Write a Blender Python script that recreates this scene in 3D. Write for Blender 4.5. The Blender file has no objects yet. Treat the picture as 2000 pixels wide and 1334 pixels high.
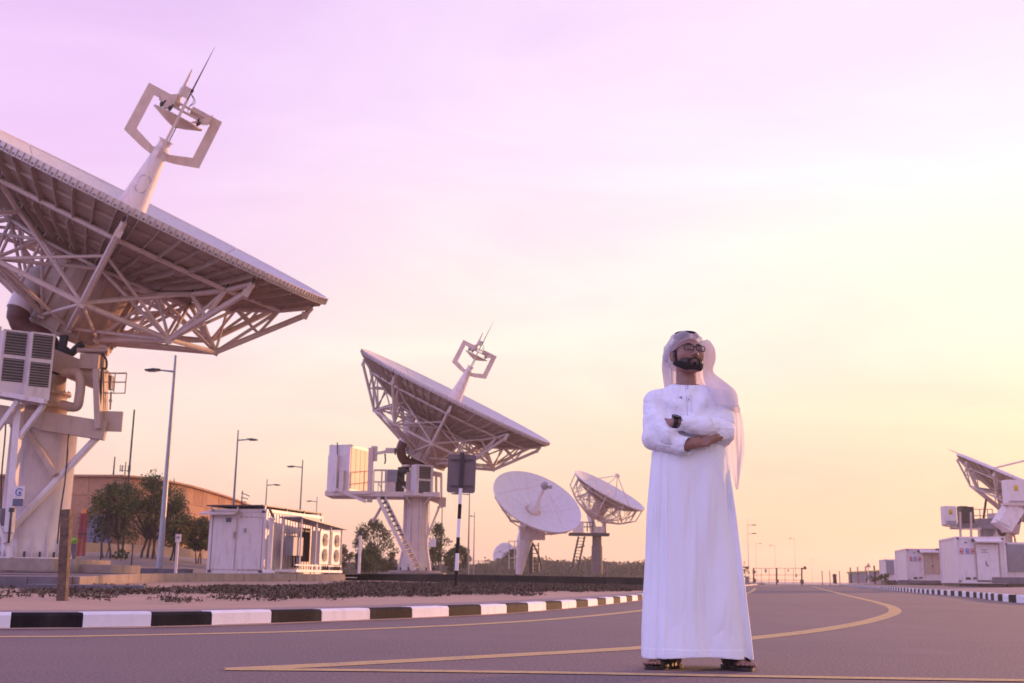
import bpy, bmesh, math, random
import numpy as np
from mathutils import Vector, Matrix, noise as mnoise
random.seed(7); np.random.seed(7)
S = bpy.context.scene
COL = S.collection
RAD = math.radians

# ------------------------------------------------------------------ camera
CAM_H = 0.45; FPX = 2180.0; PITCH = math.atan(461.0 / FPX); ROLL = .014
_f = Vector((0, math.cos(PITCH), math.sin(PITCH)))
_r0 = Vector((1, 0, 0)); _u0 = _r0.cross(_f)
_r = _r0 * math.cos(ROLL) + _u0 * math.sin(ROLL)
_u = _u0 * math.cos(ROLL) - _r0 * math.sin(ROLL)
CAMP = Vector((0, 0, CAM_H))
cam = bpy.data.cameras.new('camera'); camo = bpy.data.objects.new('camera', cam); COL.objects.link(camo)
cam.sensor_width = 36; cam.lens = 36 * FPX / 2000.0
cam.clip_start = .05; cam.clip_end = 6000
camo.matrix_world = Matrix.Translation(CAMP) @ Matrix((_r, _u, -_f)).transposed().to_4x4()
cam.dof.use_dof = True; cam.dof.focus_distance = 6.3; cam.dof.aperture_fstop = 5.6
S.camera = camo

# ------------------------------------------------------------------ world, sun, exposure
SUN_EL = 6.0; SUN_AZ = 44.0            # degrees, azimuth clockwise from +Y
sun_dir = Vector((math.sin(RAD(SUN_AZ)) * math.cos(RAD(SUN_EL)), math.cos(RAD(SUN_AZ)) * math.cos(RAD(SUN_EL)), math.sin(RAD(SUN_EL))))
W = bpy.data.worlds.new('World'); S.world = W; W.use_nodes = True
nt = W.node_tree; nt.nodes.clear()
def N(t, **k):
    n = nt.nodes.new(t)
    for a, v in k.items(): setattr(n, a, v)
    return n
def ramp(n, pts, interp='EASE'):
    e = n.color_ramp; e.interpolation = interp
    while len(e.elements) > 1: e.elements.remove(e.elements[-1])
    e.elements[0].position = pts[0][0]; e.elements[0].color = (*pts[0][1], 1)
    for p, c in pts[1:]:
        q = e.elements.new(p); q.color = (*c, 1)
out = N('ShaderNodeOutputWorld')
tc = N('ShaderNodeTexCoord'); sep = N('ShaderNodeSeparateXYZ'); nt.links.new(tc.outputs['Generated'], sep.inputs[0])
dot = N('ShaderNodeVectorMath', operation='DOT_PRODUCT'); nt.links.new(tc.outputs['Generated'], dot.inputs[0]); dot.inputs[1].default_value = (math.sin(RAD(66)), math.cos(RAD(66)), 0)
noi = N('ShaderNodeTexNoise'); noi.inputs['Scale'].default_value = 1.6; noi.inputs['Detail'].default_value = 3; noi.inputs['Distortion'].default_value = .6
mp = N('ShaderNodeMapping'); mp.inputs['Scale'].default_value = (1, 1, 3.2); mp.inputs['Rotation'].default_value = (0, .35, 0)
nt.links.new(tc.outputs['Generated'], mp.inputs[0]); nt.links.new(mp.outputs[0], noi.inputs['Vector'])
def math_(op, a, b, clamp=False):
    m = N('ShaderNodeMath', operation=op); m.use_clamp = clamp
    for i, v in enumerate((a, b)):
        if v is None: continue
        if isinstance(v, (int, float)): m.inputs[i].default_value = v
        else: nt.links.new(v, m.inputs[i])
    return m.outputs[0]
wob = math_('MULTIPLY', math_('SUBTRACT', noi.outputs['Fac'], .5), .15)
zz = math_('ADD', math_('MAXIMUM', sep.outputs['Z'], 0.0), math_('MULTIPLY', wob, math_('MINIMUM', math_('MULTIPLY', math_('MAXIMUM', sep.outputs['Z'], 0), 5.0), 1.0)), True)
aa = math_('ADD', dot.outputs['Value'], wob)
def sr(r, g, b):
    return tuple(((c / 255) / 12.92 if c / 255 <= .04045 else ((c / 255 + .055) / 1.055) ** 2.4) for c in (r, g, b))
AWAY = [(0, (1.28, 1.12, 1.85)), (.2, (1.26, 1.16, 2.08)), (.6, (.74, .66, 1.35)), (1, (.50, .42, .92))]  # sky behind the camera, raised brighter and bluer as added fill on the robe
LEFT = [(0, (1.08, .60, .40)), (.05, (1.02, .68, .53)), (.13, sr(255, 228, 214)), (.20, sr(252, 224, 226)), (.27, sr(244, 209, 244)), (.38, sr(240, 205, 250)), (.50, sr(224, 190, 238)), (1, sr(182, 168, 246))]
MID = [(0, (1.10, .60, .35)), (.05, (1.02, .69, .48)), (.13, sr(255, 233, 208)), (.22, sr(255, 243, 232)), (.30, sr(253, 233, 241)), (.40, sr(247, 222, 252)), (.50, sr(241, 214, 252)), (1, sr(184, 170, 246))]
NEAR = [(0, (1.10, .58, .32)), (.05, (1.02, .67, .44)), (.13, sr(255, 230, 200)), (.20, sr(255, 245, 224)), (.29, sr(255, 255, 240)), (.36, sr(253, 245, 252)), (.47, sr(249, 229, 254)), (1, sr(190, 176, 248))]
rs = []
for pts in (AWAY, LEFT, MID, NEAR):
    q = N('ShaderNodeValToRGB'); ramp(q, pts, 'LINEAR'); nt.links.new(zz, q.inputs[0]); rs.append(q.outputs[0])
def mixc(f, a, b, mode='MIX'):
    m = N('ShaderNodeMix', data_type='RGBA', blend_type=mode)
    if isinstance(f, (int, float)): m.inputs[0].default_value = f
    else: nt.links.new(f, m.inputs[0])
    for i, v in ((6, a), (7, b)):
        if isinstance(v, tuple): m.inputs[i].default_value = (*v, 1)
        else: nt.links.new(v, m.inputs[i])
    return m.outputs[2]
def mapr(v, a, b):
    m = N('ShaderNodeMapRange'); m.interpolation_type = 'SMOOTHSTEP'; nt.links.new(v, m.inputs[0]); m.inputs[1].default_value = a; m.inputs[2].default_value = b
    return m.outputs[0]
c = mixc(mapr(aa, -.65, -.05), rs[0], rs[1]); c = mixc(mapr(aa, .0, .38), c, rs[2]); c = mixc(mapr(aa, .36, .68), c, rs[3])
# glow round the low sun, outside the frame on the right
gd = N('ShaderNodeVectorMath', operation='DOT_PRODUCT'); nt.links.new(tc.outputs['Generated'], gd.inputs[0]); gd.inputs[1].default_value = sun_dir
glow = math_('POWER', math_('MAXIMUM', gd.outputs['Value'], 0.0), 60.0)
gm = N('ShaderNodeMix', data_type='RGBA', blend_type='ADD'); nt.links.new(glow, gm.inputs[0]); nt.links.new(c, gm.inputs[6]); gm.inputs[7].default_value = (1.6, .95, .4, 1)
# thin high cloud, barely brighter and dimmer streaks
n2 = N('ShaderNodeTexNoise'); n2.inputs['Scale'].default_value = 2.6; n2.inputs['Detail'].default_value = 7; n2.inputs['Roughness'].default_value = .55; n2.inputs['Distortion'].default_value = 1.2
mp2 = N('ShaderNodeMapping'); mp2.inputs['Scale'].default_value = (1, .8, 3.6); mp2.inputs['Rotation'].default_value = (0, .45, .2); nt.links.new(tc.outputs['Generated'], mp2.inputs[0]); nt.links.new(mp2.outputs[0], n2.inputs['Vector'])
cr = N('ShaderNodeValToRGB'); ramp(cr, [(.3, (.955, .925, .975)), (.5, (1, .995, 1)), (.7, (1.06, 1.075, 1.04))], 'LINEAR'); nt.links.new(n2.outputs['Fac'], cr.inputs[0])
cl_ = N('ShaderNodeMix', data_type='RGBA', blend_type='MULTIPLY'); cl_.inputs[0].default_value = 1; nt.links.new(gm.outputs[2], cl_.inputs[6]); nt.links.new(cr.outputs[0], cl_.inputs[7])
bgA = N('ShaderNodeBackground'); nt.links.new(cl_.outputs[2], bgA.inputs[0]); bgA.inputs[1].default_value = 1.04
sky = N('ShaderNodeTexSky', sky_type='NISHITA'); sky.sun_disc = False; sky.sun_elevation = RAD(SUN_EL); sky.sun_rotation = RAD(SUN_AZ)
sky.air_density = 1.2; sky.dust_density = 2.5
bgB = N('ShaderNodeBackground'); nt.links.new(sky.outputs[0], bgB.inputs[0]); bgB.inputs[1].default_value = .006
ad = N('ShaderNodeAddShader'); nt.links.new(bgA.outputs[0], ad.inputs[0]); nt.links.new(bgB.outputs[0], ad.inputs[1]); nt.links.new(ad.outputs[0], out.inputs[0])
sl = bpy.data.lights.new('sun', 'SUN'); sl.energy = 4.4; sl.angle = RAD(1.5); sl.color = (1.0, .46, .23)
so = bpy.data.objects.new('sun', sl); COL.objects.link(so); so.rotation_euler = (-sun_dir).to_track_quat('-Z', 'Y').to_euler(); so.location = (30, 10, 30)
vs = S.view_settings; vs.view_transform = 'Standard'; vs.look = 'None'; vs.exposure = 0; vs.gamma = 1; vs.use_curve_mapping = False

# ------------------------------------------------------------------ helpers
def ray(px, py): return _f + _r * ((px - 1000) / FPX) - _u * ((py - 667) / FPX)
def at(px, py, Y):
    d = ray(px, py); return CAMP + d * (Y / d.y)
def gnd(px, py, z=0.0):
    d = ray(px, py); return CAMP + d * ((z - CAM_H) / d.z)
def atz(px, Y, z):                      # point at depth Y and height z seen in column px (near the horizon)
    p = at(px, 1130, Y); return Vector((p.x, Y, z))
ORG = {}
def tag(o, label=None, cat=None, group=None, kind=None):
    if label: o['label'] = label
    if cat: o['category'] = cat
    if group: o['group'] = group
    if kind: o['kind'] = kind
    return o
def thing(name, loc, label, cat, group=None):
    o = bpy.data.objects.new(name, None); o.empty_display_size = .3; o.location = loc; COL.objects.link(o)
    ORG[o.name] = Vector(loc); return tag(o, label, cat, group)
def copy_tree(o, loc, label=None, rotz=0, scale=None, parent=None):
    c = o.copy(); COL.objects.link(c)
    if parent is None:
        c.location = loc; c.rotation_euler = (0, 0, rotz)
        if scale: c.scale = (scale,) * 3
        if label: c['label'] = label
    else: c.parent = parent
    for ch in list(o.children): copy_tree(ch, None, parent=c)
    return c
class MB:
    def __init__(s): s.v = []; s.f = []; s.m = []; s.sm = []
    def add(s, vs, fs, mi=0, smooth=False):
        b = len(s.v); s.v += [tuple(v) for v in vs]; s.f += [tuple(i + b for i in f) for f in fs]; s.m += [mi] * len(fs); s.sm += [smooth] * len(fs); return s
    def box(s, c, size, rot=None, mi=0):
        c = Vector(c); h = Vector(size) * .5
        vs = [Vector((x * h.x, y * h.y, z * h.z)) for x in (-1, 1) for y in (-1, 1) for z in (-1, 1)]
        if rot is not None:
            if isinstance(rot, (int, float)): rot = Matrix.Rotation(rot, 3, 'Z')
            vs = [rot @ v for v in vs]
        return s.add([c + v for v in vs], [(0, 1, 3, 2), (4, 6, 7, 5), (0, 4, 5, 1), (2, 3, 7, 6), (0, 2, 6, 4), (1, 5, 7, 3)], mi)
    def bar(s, a, b, w, h, up=(0, 0, 1), mi=0):          # rectangular bar a->b
        a = Vector(a); b = Vector(b); d = (b - a); L = d.length; d = d / L
        x = d.cross(Vector(up));
        if x.length < 1e-3: x = d.cross(Vector((1, 0, 0)))
        x.normalize(); z = x.cross(d)
        return s.box((a + b) / 2, (w, L, h), Matrix((x, d, z)).transposed(), mi)
    def tube(s, a, b, r0, r1=None, n=8, mi=0, caps=True):
        a = Vector(a); b = Vector(b); r1 = r0 if r1 is None else r1; d = (b - a).normalized(); x = d.orthogonal().normalized(); y = d.cross(x)
        vs = []
        for p, r in ((a, r0), (b, r1)):
            for i in range(n):
                t = 2 * math.pi * i / n; vs.append(p + x * (r * math.cos(t)) + y * (r * math.sin(t)))
        fs = [(i, (i + 1) % n, n + (i + 1) % n, n + i) for i in range(n)]
        s.add(vs, fs, mi, n >= 7)
        if caps: s.add(vs, [tuple(range(n))[::-1], tuple(range(n, 2 * n))], mi)
        return s
    def path(s, pts, r, n=8, mi=0):
        pts = [Vector(p) for p in pts]; R_ = r if isinstance(r, (list, tuple)) else [r] * len(pts)
        vs = []; prev = None
        for i, p in enumerate(pts):
            d = (pts[min(i + 1, len(pts) - 1)] - pts[max(i - 1, 0)]).normalized()
            x = d.orthogonal().normalized() if prev is None else (prev - d * prev.dot(d)).normalized()
            prev = x; y = d.cross(x)
            for k in range(n):
                t = 2 * math.pi * k / n; vs.append(p + x * (R_[i] * math.cos(t)) + y * (R_[i] * math.sin(t)))
        fs = [(i * n + k, i * n + (k + 1) % n, (i + 1) * n + (k + 1) % n, (i + 1) * n + k) for i in range(len(pts) - 1) for k in range(n)]
        s.add(vs, fs, mi, True); L = len(pts) - 1
        s.add([vs[k] for k in range(n)], [tuple(range(n))[::-1]], mi); s.add([vs[L * n + k] for k in range(n)], [tuple(range(n))], mi)
        return s
    def lathe(s, base, axis, prof, n=24, mi=0, smooth=True, caps=True):   # prof: (radius, height)
        base = Vector(base); d = Vector(axis).normalized(); x = d.orthogonal().normalized(); y = d.cross(x); vs = []
        for r, h in prof:
            for i in range(n):
                t = 2 * math.pi * i / n; vs.append(base + d * h + x * (r * math.cos(t)) + y * (r * math.sin(t)))
        fs = [(j * n + i, j * n + (i + 1) % n, (j + 1) * n + (i + 1) % n, (j + 1) * n + i) for j in range(len(prof) - 1) for i in range(n)]
        s.add(vs, fs, mi, smooth)
        if caps: s.add(vs, [tuple(range(n))[::-1], tuple(range(len(vs) - n, len(vs)))], mi)
        return s
    def prism(s, pts2, fn, t0, t1, mi=0):                 # polygon extruded; fn(u, v, t) -> point
        n = len(pts2); a = [fn(u, v, t0) for u, v in pts2]; b = [fn(u, v, t1) for u, v in pts2]
        return s.add(a + b, [tuple(range(n))[::-1], tuple(range(n, 2 * n))] + [(i, (i + 1) % n, n + (i + 1) % n, n + i) for i in range(n)], mi)
    def build(s, name, mats, parent=None, **tg):
        me = bpy.data.meshes.new(name)
        org = Vector((0, 0, 0)); own = None
        if parent is not None: org = ORG[parent.name]
        elif s.v:
            own = Vector((sum(v[0] for v in s.v) / len(s.v), sum(v[1] for v in s.v) / len(s.v), min(v[2] for v in s.v))); org = own
        me.from_pydata([(v[0] - org.x, v[1] - org.y, v[2] - org.z) for v in s.v], [], s.f)
        for m in (mats if isinstance(mats, (list, tuple)) else [mats]): me.materials.append(m)
        me.polygons.foreach_set('material_index', s.m); me.polygons.foreach_set('use_smooth', s.sm)
        me.update()
        bm = bmesh.new(); bm.from_mesh(me); bmesh.ops.recalc_face_normals(bm, faces=bm.faces); bm.to_mesh(me); bm.free()
        o = bpy.data.objects.new(name, me); COL.objects.link(o)
        if parent is not None: o.parent = parent
        else: o.location = own if own else (0, 0, 0)
        ORG[o.name] = org
        return tag(o, **tg)

# ------------------------------------------------------------------ materials
MATS = {}
def pm(name, col, rough=.55, metal=0, var=.12, scale=3.0, col2=None, bump=0.0, bscale=40, spec=.5, dirt=None, coat=0):
    m = bpy.data.materials.new(name); m.use_nodes = True; t = m.node_tree; b = t.nodes['Principled BSDF']
    b.inputs['Roughness'].default_value = rough; b.inputs['Metallic'].default_value = metal; b.inputs['Specular IOR Level'].default_value = spec
    tcn = t.nodes.new('ShaderNodeTexCoord')
    n = t.nodes.new('ShaderNodeTexNoise'); n.inputs['Scale'].default_value = scale; n.inputs['Detail'].default_value = 6; n.inputs['Roughness'].default_value = .65
    t.links.new(tcn.outputs['Object'], n.inputs['Vector'])
    mx = t.nodes.new('ShaderNodeMix'); mx.data_type = 'RGBA'
    c2 = col2 or tuple(max(0, x * (1 - var * 2)) for x in col)
    mr = t.nodes.new('ShaderNodeMapRange'); mr.inputs[1].default_value = .32; mr.inputs[2].default_value = .68
    t.links.new(n.outputs['Fac'], mr.inputs[0]); t.links.new(mr.outputs[0], mx.inputs[0]); mx.inputs[6].default_value = (*c2, 1); mx.inputs[7].default_value = (*col, 1)
    last = mx.outputs[2]
    if dirt:      # streaky dirt: (colour, amount)
        n2 = t.nodes.new('ShaderNodeTexNoise'); n2.inputs['Scale'].default_value = 2.2; n2.inputs['Detail'].default_value = 8
        mpp = t.nodes.new('ShaderNodeMapping'); mpp.inputs['Scale'].default_value = (3, 3, .5); t.links.new(tcn.outputs['Object'], mpp.inputs[0]); t.links.new(mpp.outputs[0], n2.inputs['Vector'])
        r2 = t.nodes.new('ShaderNodeMapRange'); r2.inputs[1].default_value = .52; r2.inputs[2].default_value = .75; r2.inputs[4].default_value = dirt[1]; t.links.new(n2.outputs['Fac'], r2.inputs[0])
        m2 = t.nodes.new('ShaderNodeMix'); m2.data_type = 'RGBA'; t.links.new(r2.outputs[0], m2.inputs[0]); t.links.new(last, m2.inputs[6]); m2.inputs[7].default_value = (*dirt[0], 1); last = m2.outputs[2]
    t.links.new(last, b.inputs['Base Color'])
    if bump:
        n3 = t.nodes.new('ShaderNodeTexNoise'); n3.inputs['Scale'].default_value = bscale; n3.inputs['Detail'].default_value = 4; t.links.new(tcn.outputs['Object'], n3.inputs['Vector'])
        bp = t.nodes.new('ShaderNodeBump'); bp.inputs['Strength'].default_value = bump; bp.inputs['Distance'].default_value = .02; t.links.new(n3.outputs['Fac'], bp.inputs['Height']); t.links.new(bp.outputs[0], b.inputs['Normal'])
    MATS[name] = m; return m
DIRT = (.30, .22, .17)
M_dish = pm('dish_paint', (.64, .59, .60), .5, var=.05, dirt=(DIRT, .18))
M_back = pm('panel_back', (.47, .36, .29), .6, var=.1, dirt=(DIRT, .3))  # same paint as the dish face, underside shade put into a darker colour
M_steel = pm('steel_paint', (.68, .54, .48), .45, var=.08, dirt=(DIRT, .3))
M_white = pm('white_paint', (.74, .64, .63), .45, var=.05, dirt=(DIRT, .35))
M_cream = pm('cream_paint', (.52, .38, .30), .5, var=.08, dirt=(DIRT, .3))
M_rust = pm('brown_duct', (.13, .045, .035), .55, var=.2)
M_dark = pm('dark_metal', (.045, .04, .045), .5, var=.2)
M_rubber = pm('black_rubber', (.02, .018, .02), .6)
M_grey = pm('grey_metal', (.26, .25, .28), .5, var=.12)
M_galv = pm('galvanised', (.38, .38, .42), .42, metal=.3, var=.12)
M_conc = pm('concrete', (.38, .29, .25), .85, var=.2, scale=2.5, bump=.3, dirt=(DIRT, .4))
M_concd = pm('concrete_grey', (.17, .15, .18), .85, var=.2, bump=.3)
M_louv = pm('louvre_metal', (.30, .25, .22), .45, var=.08)
M_lamp = pm('lamp_metal', (.20, .18, .21), .45, var=.1)
# ------------------------------------------------------------------ ground materials
def ground_mat(name, a, b, sp, rough=.9, s1=.35, s2=60, patch=None, bump=.4):
    m = bpy.data.materials.new(name); m.use_nodes = True; t = m.node_tree; bs = t.nodes['Principled BSDF']; bs.inputs['Roughness'].default_value = rough
    tcn = t.nodes.new('ShaderNodeTexCoord'); L = t.links.new
    def noise(sc, det=6, ro=.6):
        n = t.nodes.new('ShaderNodeTexNoise'); n.inputs['Scale'].default_value = sc; n.inputs['Detail'].default_value = det; n.inputs['Roughness'].default_value = ro; L(tcn.outputs['Object'], n.inputs['Vector']); return n.outputs['Fac']
    def mr(v, lo, hi, o0=0, o1=1):
        n = t.nodes.new('ShaderNodeMapRange'); n.inputs[1].default_value = lo; n.inputs[2].default_value = hi; n.inputs[3].default_value = o0; n.inputs[4].default_value = o1; L(v, n.inputs[0]); return n.outputs[0]
    def mix(f, x, y):
        n = t.nodes.new('ShaderNodeMix'); n.data_type = 'RGBA'
        L(f, n.inputs[0])
        for i, v in ((6, x), (7, y)):
            if isinstance(v, tuple): n.inputs[i].default_value = (*v, 1)
            else: L(v, n.inputs[i])
        return n.outputs[2]
    c = mix(mr(noise(s1, 5), .35, .65), a, b)
    c = mix(mr(noise(s2, 2, .8), .42, .68, 0, .75), c, sp)
    c = mix(mr(noise(s2 * 4.3, 1, .8), .5, .72, 0, .6), c, tuple(x * .45 for x in a))
    if patch:
        c = mix(mr(noise(.9, 7, .7), .52, .66, 0, patch[1]), c, patch[0])
    L(c, bs.inputs['Base Color'])
    bp = t.nodes.new('ShaderNodeBump'); bp.inputs['Strength'].default_value = bump; bp.inputs['Distance'].default_value = .01; L(noise(s2 * 1.5, 3, .8), bp.inputs['Height']); L(bp.outputs[0], bs.inputs['Normal'])
    return m
M_asph = ground_mat('asphalt', (.080, .048, .050), (.118, .070, .070), (.36, .235, .235), rough=.8, s2=60, patch=((.18, .12, .115), .6), bump=.04)
M_sand = ground_mat('sand', (.47, .285, .19), (.38, .235, .16), (.54, .36, .27), s1=1.3, s2=30)
M_pave = ground_mat('paving', (.29, .205, .195), (.24, .17, .165), (.36, .27, .26), s1=1.0, s2=40)
M_desert = ground_mat('desert', (.40, .30, .25), (.30, .23, .19), (.45, .35, .30), s1=.2, s2=12)
M_far = pm('far_sand', (.46, .34, .28), .95, var=.1, scale=.05)
M_kw = pm('kerb_white', (.88, .84, .88), .6, var=.04, dirt=((.40, .32, .30), .35), bump=.25, bscale=60)
M_kb = pm('kerb_black', (.026, .022, .026), .7, spec=.12, var=.3, dirt=((.09, .07, .07), .35), bump=.3, bscale=60)
M_yel = pm('yellow_road_paint', (.68, .43, .14), .7, var=.2, scale=45, col2=(.40, .26, .12), bump=.3, bscale=90, dirt=((.20, .14, .12), .7))

def proj(P):
    v = Vector(P) - CAMP; z = v.dot(_f); return 1000 + FPX * v.dot(_r) / z, 667 - FPX * v.dot(_u) / z
def crom(pts, n=8, closed=False):
    pts = [Vector(p) for p in pts]; o = []
    for i in range(len(pts) - 1):
        a = pts[max(i - 1, 0)]; b = pts[i]; c_ = pts[i + 1]; d = pts[min(i + 2, len(pts) - 1)]
        for k in range(n):
            t = k / n; o.append(.5 * ((2 * b) + (c_ - a) * t + (2 * a - 5 * b + 4 * c_ - d) * t * t + (3 * b - a - 3 * c_ + d) * t ** 3))
    return o + [pts[-1]]
def smooth(pts, it=2):
    for _ in range(it): pts = [pts[0]] + [(pts[i - 1] + pts[i] * 2 + pts[i + 1]) / 4 for i in range(1, len(pts) - 1)] + [pts[-1]]
    return pts
def arclen(pts):
    s = [0]
    for a, b in zip(pts, pts[1:]): s.append(s[-1] + (b - a).length)
    return s
def samp(pts, s, t):
    for i in range(len(s) - 1):
        if t <= s[i + 1] or i == len(s) - 2:
            return pts[i].lerp(pts[i + 1], (t - s[i]) / max(s[i + 1] - s[i], 1e-6))
def resamp(pts, n):
    s = arclen(pts); return [samp(pts, s, s[-1] * i / (n - 1)) for i in range(n)]
def offset(pts, d):                # to the left of the direction of travel
    o = []
    for i, p in enumerate(pts):
        t = (pts[min(i + 1, len(pts) - 1)] - pts[max(i - 1, 0)]).normalized(); o.append(p + Vector((-t.y, t.x, 0)) * d)
    return o
def loft(name, rows, mat, **tg):
    n = len(rows[0]); vs = [p for r in rows for p in r]
    fs = [(j * n + i, j * n + i + 1, (j + 1) * n + i + 1, (j + 1) * n + i) for j in range(len(rows) - 1) for i in range(n - 1)]
    return MB().add(vs, fs, 0, True).build(name, mat, **tg)
def Z(p, z): return Vector((p.x, p.y, z))

# ground and road
g = MB(); g.add([(-1300, -60, -.03), (1300, -60, -.03), (1300, 1500, -.03), (-1300, 1500, -.03)], [(0, 1, 2, 3)]); g.build('ground', M_far, kind='structure')
rd = MB(); rd.add([(-70, -40, 0), (75, -40, 0), (75, 190, 0), (-70, 190, 0)], [(0, 1, 2, 3)]); rd.build('road', M_asph, kind='structure')
KL = smooth(crom([Vector(p + (0,)) for p in [(-30, 8.9), (-14, 8.3), (-8, 8.2), (-5.6, 8.45), (-3.97, 9.0), (-2.974, 9.62), (-2.203, 10.6), (-1.427, 11.8), (-.675, 13.1), (-.017, 14.5), (.776, 16.9), (1.432, 19.1), (2.852, 24.8), (4.6, 32), (8.2, 46), (14.5, 75), (33, 150), (40, 185)]], 12), 6)
KR = smooth(crom([Vector(p + (0,)) for p in [(60, -8), (24, 4), (14.5, 14), (12.6, 22), (13.0, 29.4), (15.83, 39.0), (18.9, 52), (25.9, 79.7), (39.7, 133), (54, 185)]], 12), 3)

def kerb(name, line, side, h, bounds, label, first_white, w=.15, mats=None, label2=None):
    s = arclen(line); root = bpy.data.objects.new(name, None); COL.objects.link(root); root['kind'] = 'structure'; ORG[root.name] = Vector((0, 0, 0))
    for i in range(len(bounds) - 1):
        a, b = bounds[i] + .004, bounds[i + 1] - .004; k = max(2, int((b - a) / .35) + 1)
        cs = [samp(line, s, a + (b - a) * q / (k - 1)) for q in range(k)]
        inn = []
        for q, p in enumerate(cs):
            t = (cs[min(q + 1, k - 1)] - cs[max(q - 1, 0)]).normalized(); inn.append(Vector((-t.y, t.x, 0)) * side)
        hh = h + random.uniform(-.004, .004); vs = []
        for p, m_ in zip(cs, inn):
            for (u, z) in ((0, -.05), (0.004, hh - .02), (.022, hh), (w, hh), (w, -.05)): vs.append(Vector((p.x, p.y, 0)) + m_ * u + Vector((0, 0, z)))
        fs = [(j * 5 + c_, j * 5 + (c_ + 1) % 5, (j + 1) * 5 + (c_ + 1) % 5, (j + 1) * 5 + c_) for j in range(k - 1) for c_ in range(5)]
        fs += [(0, 1, 2, 3, 4), tuple(range((k - 1) * 5, k * 5))[::-1]]
        white = (i % 2 == 0) == first_white
        o = MB().add(vs, fs).build('kerb_stone', (mats[i % len(mats)] if mats else (M_kw if white else M_kb)), root)
    return root
sL = arclen(KL); pxL = [proj(p)[0] if p.y > 1 else -9999 for p in KL]
def s_at_px(line, s, pxs, x):
    for i in range(len(pxs) - 1):
        if pxs[i] <= x < pxs[i + 1] and line[i].y > 7: return s[i] + (s[i + 1] - s[i]) * (x - pxs[i]) / (pxs[i + 1] - pxs[i])
bnd = [s_at_px(KL, sL, pxL, x) for x in (20, 160, 295, 413, 530, 628, 723, 805, 877, 940, 990)]
while bnd[-1] < sL[-1] - 1: bnd.append(bnd[-1] + .86)
pre = [bnd[0]]
while pre[0] > 12: pre.insert(0, pre[0] - .75)
first = (len(pre) - 1) % 2 == 1       # the stone that starts at px 20 is black
kerb('kerb_left', KL, 1, .125, pre[:-1] + bnd, '', first)
sR = arclen(KR); bR = [20.0]
while bR[-1] < sR[-1] - 1: bR.append(bR[-1] + .9)
kerb('kerb_right', KR, -1, .19, bR, '', True, w=.2)

# paved strip behind the left kerb, sand verge, raised paved platform
n = 90
sub = [p for p in KL if -13 < p.x and p.y < 100]
A = resamp(offset(sub, .15), n); B = resamp([p + Vector((-.25, .55, 0)) * (1 if p.y < 12 else 1.6) for p in sub], n)
loft('sidewalk', [[Z(p, .122) for p in A], [Z(p, .127) for p in B]], M_pave, kind='structure')
# platform outline, foot (C) and top (D)
PL = [(-60, 15, .33, .1), (-20, 20.5, .33, .1), (-10.2, 22.0, .33, .09), (-8.55, 22.4, .34, .09), (-8.9, 27, .40, .17), (-8.7, 31, .44, .2), (-7.0, 36, .46, .22), (-6.0, 41, .47, .24), (-3, 44, .50, .25), (4, 47, .46, .26), (14, 75, .28, .18), (17, 90, .22, .12)]
Dl = [Vector((x, y, z)) for x, y, z, f_ in PL]; Cl = [Vector((x, y, f_)) for x, y, z, f_ in PL]
Dd = []; Cd = []
for i in range(len(Dl) - 1):
    for k in range(8): Dd.append(Dl[i].lerp(Dl[i + 1], k / 8)); Cd.append(Cl[i].lerp(Cl[i + 1], k / 8))
Dd.append(Dl[-1]); Cd.append(Cl[-1]); Dr = resamp(Dd, n); Cr = resamp(Cd, n)
B2 = resamp([b for b in B], n)
rows = []
R_ = 26
for j in range(R_ + 1):
    t = j / R_; row = []
    for i in range(n):
        p = B2[i].lerp(Cr[i], t); z = .124 + (Cr[i].z + .02 - .124) * t ** 1.2
        z += (mnoise.noise(Vector((p.x * .9, p.y * .9, 3))) * .035 + mnoise.noise(Vector((p.x * 3, p.y * 3, 1))) * .010) * min(1, 6 * t) * 1.0
        px = proj((p.x, p.y, z))[0] if p.y > 5 else 0
        z += .13 * math.exp(-((px - 85) / 34) ** 2) * math.exp(-((t - .93) / .09) ** 2) + .07 * math.exp(-((px - 225) / 60) ** 2) * math.exp(-((t - .95) / .07) ** 2)
        row.append(Vector((p.x, p.y, z)))
    rows.append(row)
VERGE = rows
loft('verge_sand', rows, M_sand, kind='structure')
far = [Vector((-160 + 188 * i / (n - 1), 186, .15)) for i in range(n)]
mid = [Vector((d.x + (f2.x - d.x) * .25, 70 + i * .3, .40)) for i, (d, f2) in enumerate(zip(Dr, far))]
loft('platform_paving', [[Z(p, p.z + .0) for p in Dr], [p.lerp(q, .4) for p, q in zip(Dr, mid)], mid, far], M_pave, kind='structure')
# platform edging stones
def wall(name, pts, bot, thick, mats, step, **tg):
    root = bpy.data.objects.new(name, None); COL.objects.link(root); root['kind'] = 'structure'; ORG[root.name] = Vector((0, 0, 0)); s = arclen(pts); a = 0; i = 0
    while a < s[-1] - .1:
        b = min(a + step, s[-1]); p, q = samp(pts, s, a + .006), samp(pts, s, b - .006); t = (q - p).normalized(); nn = Vector((t.y, -t.x, 0)).normalized() * thick
        bp, bq = Z(p, bot(p)), Z(q, bot(q)); off = nn * random.uniform(.9, 1.05); dz = Vector((0, 0, .012 + random.uniform(-.004, .004)))
        vs = [p + dz, q + dz, q + dz + off, p + dz + off, bp, bq, bq + off, bp + off]
        MB().add(vs, [(0, 1, 2, 3), (4, 5, 6, 7), (0, 1, 5, 4), (2, 3, 7, 6), (1, 2, 6, 5), (0, 3, 7, 4)]).build('kerb_stone', mats[i % len(mats)], root)
        a = b; i += 1
wall('platform_edge_grey', [p for p in Dd[4:25]], lambda p: .03, .12, [M_concd], 1.0)
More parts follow.
